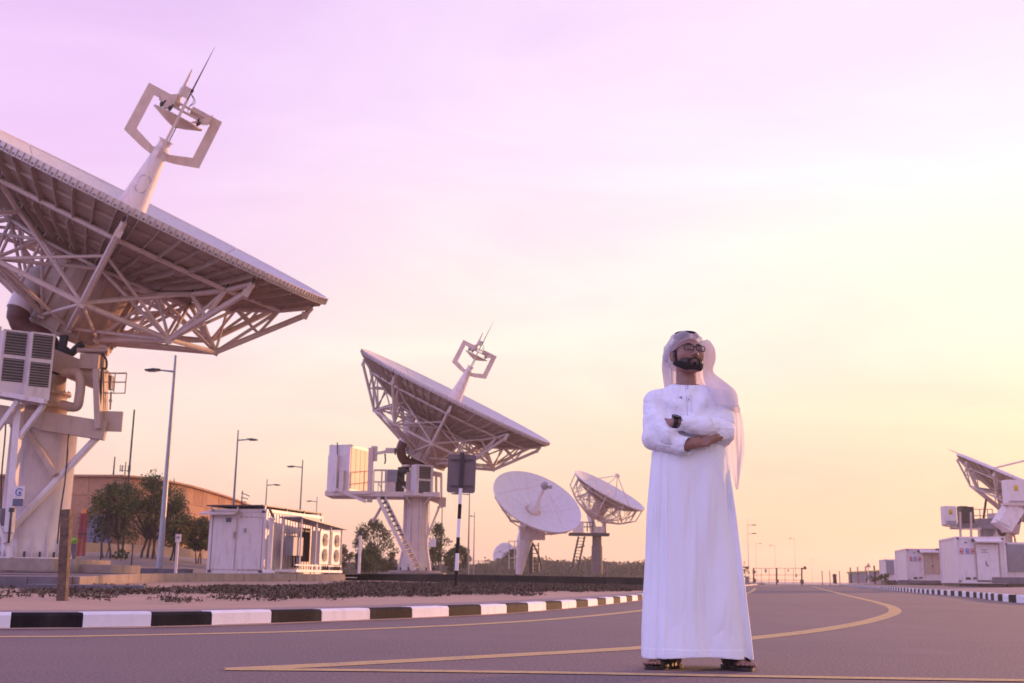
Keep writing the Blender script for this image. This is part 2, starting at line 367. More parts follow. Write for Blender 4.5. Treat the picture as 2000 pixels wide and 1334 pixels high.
wall('platform_edge_beige', [p for p in Dd[24:57]], lambda p: .05, .14, [M_conc], 1.6)
M_kblk = pm('black_block', (.022, .018, .020), .7, var=.3); M_kblk2 = pm('black_block_worn', (.05, .038, .038), .8, var=.3)
wall('platform_edge_black', [Vector((-5.6, 42.2, .50)), Vector((-2.5, 44, .53)), Vector((1, 45.5, .52)), Vector((6.5, 47.5, .50))], lambda p: .16, .16, [M_kblk, M_kblk, M_kblk2], .95)
g_ = MB().box(atz(175, 19.5, .16), (2.0, .8, .14), .1); tag(g_.build('concrete_slab', M_concd), 'low grey concrete slab half sunk in sand behind wooden post', 'slab')
# right side verge
KRi = offset(KR, -.2); nr = 70; KRs = resamp([p for p in KRi if p.y > 0], nr)
rr = [[Z(p, .185) for p in KRs], [Vector((p.x + 3 + p.y * .02, p.y + 1, .26)) for p in KRs], [Vector((p.x + 7 + p.y * .06, p.y + 2, .36)) for p in KRs], [Vector((p.x + 60, p.y + 10, .38)) for p in KRs], [Vector((p.x + 200, p.y + 20, .36)) for p in KRs]]
loft('verge_right', rr, M_pave, kind='structure')
# far apron beyond the road end
loft('far_sand', [[Vector((-130, 184, .01)), Vector((300, 184, .01))], [Vector((-130, 190, .12)), Vector((300, 190, .12))], [Vector((-150, 900, .2)), Vector((600, 900, .2))]], M_far, kind='structure')

# painted lines
def strip(name, pts, w, z, taper=False):
    pts = smooth(crom([Z(p, 0) for p in pts], 10), 5); L_ = offset(pts, w / 2); R2 = offset(pts, -w / 2)
    if taper: L_[0] = R2[0] = pts[0]
    loft(name, [[Z(p, z) for p in L_], [Z(p, z) for p in R2]], M_yel, kind='structure')
strip('road_line_kerbside', [Vector((-9, 7.3, 0)), Vector((-6, 7.45, 0))] + [gnd(*q) for q in [(0, 1244), (200, 1242), (400, 1238), (600, 1233), (900, 1221), (1100, 1208), (1250, 1193)]] + [Vector((4.2, 24, 0)), Vector((6.0, 31.5, 0)), Vector((9.6, 45.5, 0)), Vector((16, 74, 0))], .17, .002)
strip('road_line_curved', [gnd(*q) for q in [(452, 1308), (700, 1296), (1000, 1280), (1250, 1265.5), (1465, 1247), (1600, 1231), (1690, 1215), (1738, 1201), (1748, 1193), (1738, 1184), (1705, 1174.5), (1672, 1167), (1635, 1158), (1604, 1150), (1585, 1144.6)]], .20, .002)
strip('road_line_near', [gnd(*q) for q in [(440, 1308), (700, 1310), (1000, 1313.5), (1240, 1317.5), (1480, 1322), (2000, 1330), (2500, 1336)]], .13, .0035)
dl = [p for p in KL if -12 < p.x and p.y < 90]
loft('sand_drift', [[Z(p, .012) for p in offset(dl, .01)], [Z(p, .003) for p in [q_ + (r_ - q_) * (.6 + .5 * mnoise.noise(Vector((q_.x * 2, q_.y * 2, 0)))) for q_, r_ in zip(offset(dl, .0), offset(dl, -.11))]]], M_sand, kind='structure')
# tar seam
M_tar = pm('tar_seam', (.05, .036, .034), .6, var=.3)
sm_ = [gnd(*q) for q in [(1440, 1179), (1500, 1178), (1570, 1180), (1640, 1179), (1730, 1176.5), (1800, 1178), (1880, 1177)]]
pts = crom([Z(p, 0) for p in sm_], 8); loft('road_seam', [[Z(p, .0015) for p in offset(pts, .05)], [Z(p, .0015) for p in offset(pts, -.05)]], M_tar, kind='structure')

# low creeping plants on the verge
rng = random.Random(3); v = []; f = []; mi = []
def vpt(fi, t):
    j = min(int(t * R_), R_ - 1); i = min(int(fi), n - 2); a = t * R_ - j; b = fi - i
    return VERGE[j][i].lerp(VERGE[j][i + 1], b).lerp(VERGE[j + 1][i].lerp(VERGE[j + 1][i + 1], b), a)
cnt = 0
for _ in range(600000):
    fi = rng.uniform(0, n - 1.01); t = rng.random() ** 1.5 * .95 + .02; p = vpt(fi, t)
    if p.y < 8: continue
    px, py = proj(p)
    if not (-60 < px < 1300): continue
    nz = mnoise.noise(Vector((p.x * .55, p.y * .35, 0))) + .6 * mnoise.noise(Vector((p.x * 2.1, p.y * 1.4, 5)))
    pv = (py - (1122 - 7 + px * .0135)); lo_, hi_ = (30, 60) if px < 300 else ((30 - (px - 300) * .030), (60 - (px - 300) * .038)); band = 1 / (1 + math.exp(-(pv - lo_) / 2.5)) / (1 + math.exp((pv - hi_) / 5))
    if band * (1 + .2 * (px > 500)) + nz * .8 < (.70 if px < 620 else .66) + rng.random() * .35: continue
    hh = rng.uniform(.015, .075); sz = rng.uniform(.007, .015) * (1 + p.y / 26); m_ = rng.randrange(3)
    for _k in range(4):
        an = rng.uniform(0, 6.28); dx = Vector((math.cos(an), math.sin(an), 0)) * sz; dy = Vector((-dx.y, dx.x, 0)) * .6; c0 = p + Vector((rng.uniform(-sz, sz), rng.uniform(-sz, sz), hh * rng.uniform(.2, 1)))
        b = len(v); v += [c0 - dx, c0 + dy + Vector((0, 0, sz * .5)), c0 + dx + Vector((0, 0, sz * rng.uniform(.2, 2.0))), c0 - dy]; f.append((b, b + 1, b + 2, b + 3)); mi.append(m_)
    cnt += 1
    if cnt > 60000: break
M_gc = [pm('creeper_a', (.13, .098, .070), .8, spec=.1), pm('creeper_b', (.20, .15, .11), .8, spec=.1), pm('creeper_c', (.075, .058, .042), .8, spec=.1)]
q = MB(); q.v = [tuple(x) for x in v]; q.f = f; q.m = mi; q.sm = [False] * len(f)
tag(q.build('ground_cover', M_gc), 'low dark creeping plants scattered over the sandy verge', 'ground cover', kind='stuff')
# sand berm on the left, behind the platform
vs = []; nx, ny = 60, 24
for j in range(ny + 1):
    for i in range(nx + 1):
        x = -62 + 60 * i / nx; y = 47 + 70 * j / ny
        e = 1 / (1 + math.exp(-(y - 56) / 3)) * (1 / (1 + math.exp((x + 15.5 + (y - 50) * .12) / 1.6)))
        vs.append((x, y, .38 + 1.25 * e + .12 * mnoise.noise(Vector((x * .4, y * .3, 0))) * e))
MB().add(vs, [(j * (nx + 1) + i, j * (nx + 1) + i + 1, (j + 1) * (nx + 1) + i + 1, (j + 1) * (nx + 1) + i) for j in range(ny) for i in range(nx)], 0, True).build('sand_berm', pm('berm_sand', (.30, .21, .16), .95, var=.25, scale=.5, bump=.4, bscale=6), kind='structure')
# ------------------------------------------------------------------ antennas
def dish_frame(cpx, tip2, Y, phi):
    """rim centre, boresight and rim directions of a dish seen at pixel cpx, its boresight pointing along tip2 in view, turned phi towards the viewer"""
    C = at(*cpx, Y); d = (C - CAMP).normalized()
    q = ray(cpx[0] + tip2[0], cpx[1] + tip2[1]); nn = q / q.dot(d) - d; nn.normalize()
    b = nn * math.cos(phi) - d * math.sin(phi); e1 = b.cross(-d).normalized()
    if e1.x < 0: e1 = -e1
    e2 = b.cross(e1).normalized()
    if e2.dot(d) > 0: e2 = -e2
    return C, b, e1, e2
F_D = .328
def surf(r): return -F_D * (1 - r * r)
def dish(root, C, b, e1, e2, R, nt_=10, detail=2, depth=1.0, hub=(.22, -.30, -.68), tr=(.012, .008), over=None):
    def P(x, y, z): return C + (e1 * x + e2 * y + b * z) * R
    def Q(r, th, z): return P(r * math.cos(th), r * math.sin(th), z)
    T0 = math.pi / 2; dth = 2 * math.pi / nt_
    surf_ = lambda r: surf(r) * depth
    # reflector panels, each with its grid of ribs behind
    rings = [(.20, .49), (.49, .76), (.76, 1.0)] if detail > 1 else ([(.18, .62), (.62, 1.0)])
    for (ra, rb) in rings:
        for k in range(nt_):
            m = MB(); nr_, nth = 4, 6; g0 = .0035; th0 = T0 + k * dth; vs = []
            for side in (0, 1):
                for i in range(nr_ + 1):
                    for j in range(nth + 1):
                        r = ra + g0 / 2 + (rb - ra - g0) * i / nr_; th = th0 + g0 / r / 2 + (dth - g0 / r) * j / nth
                        vs.append(Q(r, th, surf_(r) - .008 * side))
            M1 = nth + 1; O1 = M1 * (nr_ + 1); top = []; bot = []; edge = []
            for i in range(nr_):
                for j in range(nth):
                    a = i * M1 + j; top.append((a, a + 1, a + M1 + 1, a + M1)); bot.append((a + O1, a + M1 + O1, a + M1 + 1 + O1, a + 1 + O1))
            for i in range(nr_):
                for j in (0, nth): a = i * M1 + j; edge.append((a, a + M1, a + M1 + O1, a + O1))
            for j in range(nth):
                for i in (0, nr_): a = i * M1 + j; edge.append((a, a + 1, a + 1 + O1, a + O1))
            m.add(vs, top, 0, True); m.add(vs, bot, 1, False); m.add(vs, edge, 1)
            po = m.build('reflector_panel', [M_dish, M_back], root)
            if detail > 0:
                rb_m = MB(); nrib = (7 if ra > .7 else 6 if ra > .45 else 5) if detail > 1 else 3
                for j in range(nrib):
                    th = th0 + dth * (j + .5) / nrib; hw = .0022; h = .024 if j % 2 else .032
                    tt = Vector((-math.sin(th), math.cos(th)))
                    rs_ = [ra + .006 + (rb - ra - .012) * q / 3 for q in range(4)]; vv = []
                    for r in rs_:
                        for (w_, z_) in ((-hw, -.008), (hw, -.008), (hw, -.008 - h), (-hw, -.008 - h)):
                            vv.append(P(r * math.cos(th) + tt.x * w_, r * math.sin(th) + tt.y * w_, surf_(r) + z_))
                    rb_m.add(vv, [(q * 4 + c_, q * 4 + (c_ + 1) % 4, q * 4 + 4 + (c_ + 1) % 4, q * 4 + 4 + c_) for q in range(3) for c_ in range(4)] + [(0, 1, 2, 3), (12, 13, 14, 15)])
                for r in ((ra + .02, (ra + rb) / 2 + .02) if detail > 1 else ((ra + rb) / 2,)):
                    vv = []; ns = 6
                    for j in range(ns + 1):
                        th = th0 + .01 + (dth - .02) * j / ns
                        for (w_, z_) in ((0, -.008), (.004, -.008), (.004, -.020), (0, -.020)): vv.append(Q(r + w_, th, surf_(r) + z_))
                    rb_m.add(vv, [(q * 4 + c_, q * 4 + (c_ + 1) % 4, q * 4 + 4 + (c_ + 1) % 4, q * 4 + 4 + c_) for q in range(ns) for c_ in range(4)])
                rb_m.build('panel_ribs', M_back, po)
    # inner plate
    m = MB(); vs = [P(0, 0, surf_(0) + .002)]; ni = 20
    for r in (.10, .20): vs += [Q(r, 2 * math.pi * i / ni, surf_(r) + .002) for i in range(ni)]
    m.add(vs, [(0, 1 + i, 1 + (i + 1) % ni) for i in range(ni)] + [(1 + i, 1 + ni + i, 1 + ni + (i + 1) % ni, 1 + (i + 1) % ni) for i in range(ni)], 0, True); m.build('centre_plate', M_dish, root)
    # rim flange segments with little perforation tabs
    for k in range(nt_):
        m = MB(); ns = 8; vv = []; th0 = T0 + k * dth
        for j in range(ns + 1):
            th = th0 + .004 + (dth - .008) * j / ns
            for (r, z) in ((.998, .004), (1.006, .004), (1.006, -.030), (.998, -.030)): vv.append(Q(r, th, z))
        m.add(vv, [(q * 4 + c_, q * 4 + (c_ + 1) % 4, q * 4 + 4 + (c_ + 1) % 4, q * 4 + 4 + c_) for q in range(ns) for c_ in range(4)] + [(0, 1, 2, 3), (ns * 4, ns * 4 + 1, ns * 4 + 2, ns * 4 + 3)])
        fl = m.build('rim_flange', M_white, root)
        if detail > 1:
            m = MB()
            for j in range(22):
                th = th0 + dth * (j + .5) / 22
                m.box(Q(1.008, th, -.013), (.0022 * R, .006 * R, .030 * R), Matrix((e1 * -math.sin(th) + e2 * math.cos(th), e1 * math.cos(th) + e2 * math.sin(th), b)).transposed(), 0)
                m.box(Q(1.0095, th + dth / 44, -.020), (.009 * R, .004 * R, .009 * R), Matrix((e1 * -math.sin(th) + e2 * math.cos(th), e1 * math.cos(th) + e2 * math.sin(th), b)).transposed(), 1)
            m.build('rim_clips', [M_back, M_grey], fl)
    # radial trusses
    R0, R1 = tr; hubr, hz0, hz1 = hub; D = depth
    nodes = dict(A=(hubr, surf_(.2) - .05), B=(.45, surf_(.45) - .055), M=(.655, surf_(.655) - .05), C=(.84, surf_(.84) - .05), Dn=(.968, surf_(.968) - .045), O=(.66, -.46 * D), H=(hubr, -.64 * D), P=(.955, -.115 * D), G=(.44, -.555 * D), V=(.80, -.29 * D))
    nodes.update(over or {})
    def nd(k, key): r, z = nodes[key]; return Q(r, T0 + k * dth, z)
    for k in range(nt_):
        m = MB()
        for a, c_ in (('A', 'B'), ('B', 'M'), ('M', 'C'), ('C', 'Dn')): m.tube(nd(k, a), nd(k, c_), R0 * R, n=6)
        up = m.build('radial_upper_chord', M_steel, root)
        m = MB()
        for a, c_ in (('H', 'O'), ('O', 'P'), ('P', 'Dn')): m.tube(nd(k, a), nd(k, c_), R0 * R * 1.15, n=6)
        for key in ('O', 'P', 'H'): m.box(nd(k, key), (.03 * R, .03 * R, .03 * R), Matrix((e1, e2, b)).transposed())
        lo = m.build('radial_lower_chord', M_steel, root)
        webs = [('B', 'O'), ('C', 'O'), ('B', 'H'), ('C', 'V'), ('M', 'V')] + ([('B', 'G')] if detail > 1 else [])
        if detail > 1:
            for a, c_ in webs: MB().tube(nd(k, a), nd(k, c_), R1 * R, n=6).build('strut', M_steel, lo)
            for key in ('B', 'M', 'C', 'Dn'):
                m = MB(); r, z = nodes[key]; m.tube(Q(r, T0 + k * dth, z), Q(r, T0 + k * dth, surf_(r) - .008), .005 * R, n=5)
                m.box(Q(r, T0 + k * dth + .004 / r, surf_(r) - .033), (.010 * R, .010 * R, .022 * R), Matrix((e1, e2, b)).transposed(), 1)
                m.build('panel_mount', [M_steel, M_dark], up)
        else:
            m = MB()
            for a, c_ in webs: m.tube(nd(k, a), nd(k, c_), R1 * R, n=5)
            m.build('struts', M_steel, lo)
        # between neighbouring trusses
        ring = [('C', 'C', R0 * .95), ('O', 'O', R0), ('B', 'B', R1)]
        diag = [('O', 'B', R1), ('B', 'O', R1), ('H', 'O', R1), ('O', 'H', R1), ('O', 'M', R1 * .9), ('M', 'O', R1 * .9)]
        if detail > 1:
            for a, c_, r in ring:
                p, q = nd(k, a), nd(k + 1, c_); s_ = (q - p) * .02; MB().tube(p + s_, q - s_, r * R, n=6).build('ring_tube', M_steel, root)
            for a, c_, r in diag:
                p, q = nd(k, a), nd(k + 1, c_); s_ = (q - p) * .02; MB().tube(p + s_, q - s_, r * R, n=6).build('brace', M_steel, root)
        else:
            m = MB()
            for a, c_, r in ring + diag[:4]: m.tube(nd(k, a), nd(k + 1, c_), r * R, n=5)
            m.build('braces', M_steel, root)
    # hub drum
    if detail > 0:
        nh = 14
        for k in range(nh):
            m = MB(); a0 = 2 * math.pi * k / nh + .012; a1 = 2 * math.pi * (k + 1) / nh - .012; vv = []
            for th in (a0, (a0 + a1) / 2, a1):
                for (r, z) in ((hubr * .93, hz0), (hubr * .99, hz0), (hubr * .93, hz1), (hubr * .87, hz1)): vv.append(Q(r, th, z))
            m.add(vv, [(q * 4 + c_, q * 4 + (c_ + 1) % 4, q * 4 + 4 + (c_ + 1) % 4, q * 4 + 4 + c_) for q in range(2) for c_ in range(4)] + [(0, 1, 2, 3), (8, 9, 10, 11)])
            m.build('hub_panel', M_cream, root)
        m = MB()
        for k in range(nh):
            th = 2 * math.pi * k / nh; m.bar(Q(hubr * 1.0, th, hz0), Q(hubr * .95, th, hz1), .014 * R, .02 * R, e1 * math.cos(th) + e2 * math.sin(th))
        m.lathe(P(0, 0, hz1 - .015), b, [(hubr * 1.0 * R, 0), (hubr * 1.0 * R, .02 * R)], 28); m.lathe(P(0, 0, hz0 + .0), b, [(hubr * 1.02 * R, 0), (hubr * 1.02 * R, .015 * R)], 28)
        m.lathe(P(0, 0, hz0), b, [(hubr * .80 * R, 0), (hubr * .80 * R, (hz1 - hz0) * R)], 20)
        m.build('hub_frame', M_cream, root)
    else:
        MB().lathe(P(0, 0, hz1), b, [(hubr * .9 * R, 0), (hubr * R, (hz0 - hz1) * R)], 20).build('hub', M_cream, root)
    return P, Q
def tower_feed(root, P, R, b, e1, e2, detail=2):
    m = MB(); m.lathe(P(0, 0, -F_D), b, [(.106 * R, 0), (.063 * R, .33 * R), (.031 * R, .59 * R)], 32); m.build('feed_cone', M_white, root)
    m = MB(); m.lathe(P(0, 0, .262), b, [(.038 * R, 0), (.038 * R, .006 * R), (.030 * R, .006 * R), (.026 * R, .05 * R), (.035 * R, .05 * R), (.035 * R, .056 * R), (.02 * R, .056 * R)], 24)
    m.build('feed_horn', M_white, root)
    if detail > 1:      # bolted access hatch on the cone, towards the viewer
        m = MB()
        for i in range(26):
            t = 2 * math.pi * i / 26; u = .028 * (abs(math.cos(t)) ** .6) * (1 if math.cos(t) > 0 else -1); w_ = .040 * (abs(math.sin(t)) ** .6) * (1 if math.sin(t) > 0 else -1)
            z = .09 + w_; rc = .063 - .0325 * ((z) / .26); an = math.pi / 2 + u / rc * .9 + .08
            m.box(P(rc * 1.01 * math.cos(an), rc * 1.01 * math.sin(an), z), (.0035 * R,) * 3, Matrix((e1, e2, b)).transposed())
        m.build('hatch_bolts', M_grey, root)
    outer = [(-.180, .513), (-.183, .272), (-.080, .238), (-.03, .228), (-.03, .262), (-.043, .266), (-.137, .302), (-.137, .474), (-.035, .474), (-.035, .513)]
    for (ea, eb, th_, nm) in ((e1, e2, .012, 'feed_frame'), (e2, e1, .012, 'feed_frame')):
        for sgn in (1, -1):
            m = MB(); C0 = P(0, 0, 0); m.prism(outer, lambda u, v, t: C0 + (ea * (u * sgn) + b * v + eb * t) * R, -th_ / 2, th_ / 2); m.build(nm, M_steel, root)
    m = MB(); m.lathe(P(0, 0, .385), b, [(.002 * R, 0), (.05 * R, .016 * R), (.118 * R, .045 * R), (.118 * R, .052 * R), (.02 * R, .052 * R)], 32); m.build('subreflector', M_cream, root)
    m = MB()
    for s_ in (-.09, -.05, .09):
        for t_ in (-.03, .05): m.tube(P(s_, t_, .435), P(s_ * .9, t_, .475), .004 * R, n=6, mi=1); m.tube(P(s_, t_, .448), P(s_, t_, .462), .009 * R, n=8, mi=1)
    for s_ in (-.02, .02): m.bar(P(-.12, s_, .495), P(.12, s_, .495), .008 * R, .008 * R, b)
    m.bar(P(-.11, 0, .47), P(.11, 0, .47), .05 * R, .008 * R, b)
    m.build('subreflector_mount', [M_steel, M_dark], root)
    m = MB(); m.prism([(-.115, .49), (-.065, .515), (-.045, .53), (-.04, .46), (-.075, .44)], lambda u, v, t: P(u, t, v), -.05, .05); m.prism([(.06, .445), (.115, .50), (.13, .52), (.13, .47), (.10, .455)], lambda u, v, t: P(u, t, v), -.05, .05)
    m.build('actuator_box', M_steel, root)
    m = MB(); m.lathe(P(-.035, 0, .47), b - e1 * .04, [(.02 * R, 0), (.02 * R, .02 * R), (.011 * R, .05 * R), (.013 * R, .09 * R), (.008 * R, .10 * R), (.006 * R, .14 * R), (.003 * R, .19 * R)], 10); m.box(P(-.02, 0, .555), (.03 * R, .02 * R, .05 * R), Matrix((e1, e2, b)).transposed()); m.build('beacon_mast', M_steel, root)
    m = MB(); m.tube(P(.0, .0, .44), P(.0, 0, .62), .0042 * R, .0036 * R, n=6); m.tube(P(0, 0, .62), P(0, 0, .80), .0036 * R, .0008 * R, n=6); m.tube(P(0, 0, .565), P(0, 0, .58), .008 * R, n=6); m.build('lightning_rod', M_dark, root)
    m = MB(); m.tube(P(.012, .01, .29), P(.012, .01, .44), .0025 * R, n=6); m.build('waveguide_rod', M_dark, root)
    m = MB()
    for i in range(3): m.path(crom([P(.0, .01 * i, .56), P(.025 + .006 * i, .01, .535), P(.02, .01, .50), P(.03, .01, .47)], 5), .0012 * R, n=4)
    m.build('cables', M_rubber, root)
UPZ = Vector((0, 0, 1))
def louvre(root, c, w, h, rz, rows=2, cols=1, thick=.06, name='louvre_panel', pitch=.055, normal=None):
    """slatted vent panel facing the direction rz (normal = (sin rz, -cos rz))"""
    nrm = Vector((math.sin(rz), -math.cos(rz), 0)); tx = Vector((math.cos(rz), math.sin(rz), 0)); c = Vector(c)
    for i in range(cols):
        for j in range(rows):
            pw, ph = w / cols * .86, h / rows * .86
            cc = c + tx * ((i + .5) / cols - .5) * w + UPZ * ((j + .5) / rows - .5) * h
            m = MB(); m.box(cc - nrm * .01, (pw, .02, ph), Matrix((tx, nrm, UPZ)).transposed(), 1)
            k = max(4, int(ph / pitch))
            for q in range(k):
                z = (q + .5) / k - .5; up = Matrix((tx, (nrm + UPZ * -.9).normalized(), nrm.cross(tx))).transposed()
                m.box(cc + UPZ * z * ph + nrm * .015, (pw, .05, .012), Matrix((tx, (nrm - UPZ * .8).normalized(), tx.cross((nrm - UPZ * .8).normalized()))).transposed(), 0)
            m.build(name, [M_louv, M_dark], root)
def railing(mb, pts, h, r=.02, rails=(1, .5)):
    for p in pts: mb.tube(p, Vector(p) + UPZ * h, r, n=5)
    for a, c_ in zip(pts, pts[1:]):
        for q in rails: mb.tube(Vector(a) + UPZ * h * q, Vector(c_) + UPZ * h * q, r * .9, n=5)

# ---- the big antenna on the left
Y1 = 34.0
C, b, e1, e2 = dish_frame((263, 394), (.46, -.888), Y1, .025)
R1m = 6.5
tip = at(632, 588, Y1); R1m = (tip - C).length * .972
ped = at(62, 1088, 33.5); pedx, pedy = ped.x, ped.y
A1 = thing('satellite_antenna', (pedx, pedy, .42), 'huge white dish antenna nearest the camera, cut off by the left edge', 'satellite dish')
P1, Q1 = dish(A1, C, b, e1, e2, R1m)
R1f = R1m / .972
tower_feed(A1, lambda x, y, z: C + (e1 * x + e2 * y + b * z) * R1f, R1f, b, e1, e2)
def a1(px, py, dy=0): return at(px, py, pedy + dy)
ztop = a1(70, 818).z; z0 = .80
# pad
m = MB(); m.box((pedx, pedy, .60), (3.6, 3.4, .38), .05); m.build('concrete_pad', M_conc, A1)
m = MB(); m.box((pedx + 1.5, pedy + .3, .53), (2.4, 3.0, .24), .05); m.box((pedx - 1.6, pedy - .8, .56), (3.4, 2.4, .3), .05); m.build('pad_step', M_conc, A1)
m = MB(); rp = .94
m.lathe((pedx, pedy, z0), UPZ, [(rp * 1.16, 0), (rp * 1.16, .035), (rp * 1.02, .035), (rp * 1.0, .6), (rp, ztop - z0 - .3), (rp * 1.04, ztop - z0 - .3), (rp * 1.04, ztop - z0)], 40)
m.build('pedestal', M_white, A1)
for i in range(16):
    t = 2 * math.pi * i / 16; dr = Vector((math.cos(t), math.sin(t), 0)); tt = Vector((-dr.y, dr.x, 0)); c0 = Vector((pedx, pedy, z0 + .03))
    MB().prism([(rp * .98, 0), (rp * 1.18, 0), (rp * 1.16, .1), (rp * 1.02, .62), (rp * .98, .62)], lambda u, v, t_: c0 + dr * u + UPZ * v + tt * t_, -.012, .012).build('gusset', M_white, A1)
    MB().tube(c0 + Matrix.Rotation(.2, 3, 'Z') @ dr * rp * 1.12, c0 + Matrix.Rotation(.2, 3, 'Z') @ dr * rp * 1.12 + UPZ * .16, .035, n=6).build('anchor_bolt', M_dark, A1)
# bearing, flanges, yoke
m = MB(); zb = a1(110, 800).z; c0 = Vector((a1(112, 790).x - .35, pedy, 0))
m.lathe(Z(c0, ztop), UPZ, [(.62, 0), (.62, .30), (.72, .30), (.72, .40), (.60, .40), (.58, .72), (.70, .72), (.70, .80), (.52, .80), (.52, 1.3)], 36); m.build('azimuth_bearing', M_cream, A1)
m = MB()
for i in range(20):
    t = 2 * math.pi * i / 20; m.tube(Z(c0, ztop + .36) + Vector((math.cos(t), math.sin(t), 0)) * .66, Z(c0, ztop + .47) + Vector((math.cos(t), math.sin(t), 0)) * .66, .022, n=6)
    m.tube(Z(c0, ztop + .70) + Vector((math.cos(t), math.sin(t), 0)) * .65, Z(c0, ztop + .86) + Vector((math.cos(t), math.sin(t), 0)) * .65, .022, n=6)
m.build('bearing_bolts', M_steel, A1)
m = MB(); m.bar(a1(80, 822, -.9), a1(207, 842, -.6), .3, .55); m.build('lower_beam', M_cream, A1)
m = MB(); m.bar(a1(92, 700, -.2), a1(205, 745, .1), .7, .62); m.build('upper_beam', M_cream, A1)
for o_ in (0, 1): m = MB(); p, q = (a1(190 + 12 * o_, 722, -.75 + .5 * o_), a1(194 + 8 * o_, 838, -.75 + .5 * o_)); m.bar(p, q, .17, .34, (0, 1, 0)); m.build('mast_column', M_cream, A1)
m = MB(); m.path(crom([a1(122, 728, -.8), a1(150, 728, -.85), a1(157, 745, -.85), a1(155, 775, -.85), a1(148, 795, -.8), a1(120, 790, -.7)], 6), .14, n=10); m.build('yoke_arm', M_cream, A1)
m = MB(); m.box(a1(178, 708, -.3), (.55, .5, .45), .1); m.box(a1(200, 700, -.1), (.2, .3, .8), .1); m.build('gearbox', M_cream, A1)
m = MB(); m.bar(a1(152, 684, -.3), a1(212, 690, -.3), .2, .12); m.tube(a1(160, 684, -.5), a1(212, 684, -.5), .07, n=8); m.build('elevation_actuator', M_cream, A1)
m = MB(); m.path(crom([a1(40, 640, 1.2), a1(90, 660, .8), a1(115, 690, .3), a1(120, 720, .2)], 5), .2, n=10); m.build('elevation_bearing_tube', M_dark, A1)
m = MB(); m.box(a1(218, 823, -.5), (.62, .08, .60), .15); m.build('cable_tray_box', M_cream, A1)
m = MB()
for k_, o_ in enumerate((0, .9)):
    ps = [a1(203, 768, o_ - .3), a1(222, 768, o_ - .3), a1(244, 768, o_ - .3)]
    railing(m, ps, .62, .018, (1, .55, 0))
m.bar(a1(244, 768, -.3), a1(244, 768, .6), .03, .03); m.bar(a1(244, 728, -.3), a1(244, 728, .6), .03, .03)
m.build('handrail', M_cream, A1)
m = MB(); m.box(a1(217, 748, .3), (.12, .3, .42)); m.build('junction_box', M_grey, A1)
m = MB(); m.tube(a1(217, 765, -.2), a1(215, 800, -.2), .03, n=6); m.tube(a1(216, 780, -.2), a1(216, 785, -.2), .05, n=6); m.build('drain_pipe', M_cream, A1)
m = MB(); m.tube(a1(203, 840, -.5), a1(10, 1046, -1.2), .11, n=12); m.build('diagonal_strut', M_white, A1)
m = MB(); m.bar(a1(44, 825, -.9), a1(108, 928, -1.0), .16, .16); m.build('diagonal_strut', M_cream, A1)
m = MB(); m.bar(a1(86, 790, -1.8), a1(36, 856, -1.5), .10, .14); m.bar(a1(36, 782, -1.8), a1(-20, 860, -1.6), .10, .14); m.build('bracket', M_white, A1)
m = MB(); m.bar(a1(38, 790, -1.5), a1(18, 1040, -1.5), .22, .2, (1, 0, 0)); m.bar(a1(18, 1040, -1.5), a1(14, 1062, -1.4), .2, .18, (1, 0, 0)); m.bar(a1(14, 1060, -1.4), a1(20, 1090, -1.4), .14, .14, (1, 0, 0)); m.build('platform_post', M_white, A1)
m = MB(); m.tube(a1(-60, 900, -1.4), a1(12, 1060, -1.5), .07, n=8); m.build('thin_strut', M_white, A1)
m = MB(); m.bar(a1(-90, 752, -2.0), a1(88, 784, -2.0), .14, .14); m.bar(a1(-90, 758, -.8), a1(88, 790, -.8), .14, .14); m.bar(a1(88, 784, -2.0), a1(88, 790, -.6), .12, .12); m.build('platform_beam', M_white, A1)
m = MB(); m.add([a1(-90, 756, -2.0), a1(84, 787, -2.0), a1(84, 790, -.8), a1(-90, 760, -.8)], [(0, 1, 2, 3)]); m.build('platform_deck', M_grey, A1)
m = MB(); m.bar(a1(-20, 805, -.9), a1(88, 822, -.9), .3, .5); m.build('cross_beam', M_cream, A1)
# two cooling units on the platform
for (xa, xb, yt, yb) in ((-6, 43, 650, 772), (47, 93, 655, 783)):
    p = a1((xa + xb) / 2 + 3, (yt + yb) / 2, -1.6); w_ = (xb - xa) * .0152 * .92; h = (yb - yt) * .0152
    u = MB(); u.box(p, (w_ * 1.02, .85, h), .58); uo = u.build('cooling_unit', M_white, A1)
    louvre(uo, p + Vector((math.sin(.58), -math.cos(.58), 0)) * .435 + UPZ * h * .08, w_ * .96, h * .84, .58, 2, 1, pitch=.075)
MB().box(a1(-40, 700, -1.2), (.9, .8, 1.9), .58).build('cooling_cabinet', M_white, A1)
# ducts and hoses
m = MB(); m.path(crom([a1(128, 528, 1.0), a1(80, 540, .3), a1(58, 560, -.1), a1(44, 590, -.4), a1(36, 606, -.5)], 6), .36, n=16); m.build('air_duct', M_white, A1)
m = MB(); m.path(crom([a1(38, 602, -.5), a1(36, 624, -.5), a1(48, 643, -.4), a1(72, 653, -.3), a1(93, 666, 0), a1(101, 692, .1)], 6), [.33] * 6 + [.29] * 25, n=16); m.build('rust_brown_duct', M_rust, A1)
m = MB(); m.path(crom([a1(100, 688, .1), a1(101, 710, .1), a1(93, 735, .1), a1(90, 775, .1)], 6), .2, n=12); m.build('air_duct', M_white, A1)
for i, (dx, dy) in enumerate(((0, 0), (4, 4), (-4, 9))):
    m = MB(); m.path(crom([a1(126 + dx, 655, -.2), a1(122 + dx, 680, -.2), a1(118 + dx + i * 2, 705 + dy, -.3), a1(108 + dx, 724 + dy, -.3), a1(96, 722 + dy, -.2)], 6), .075, n=8); m.build('hose', M_rubber, A1)
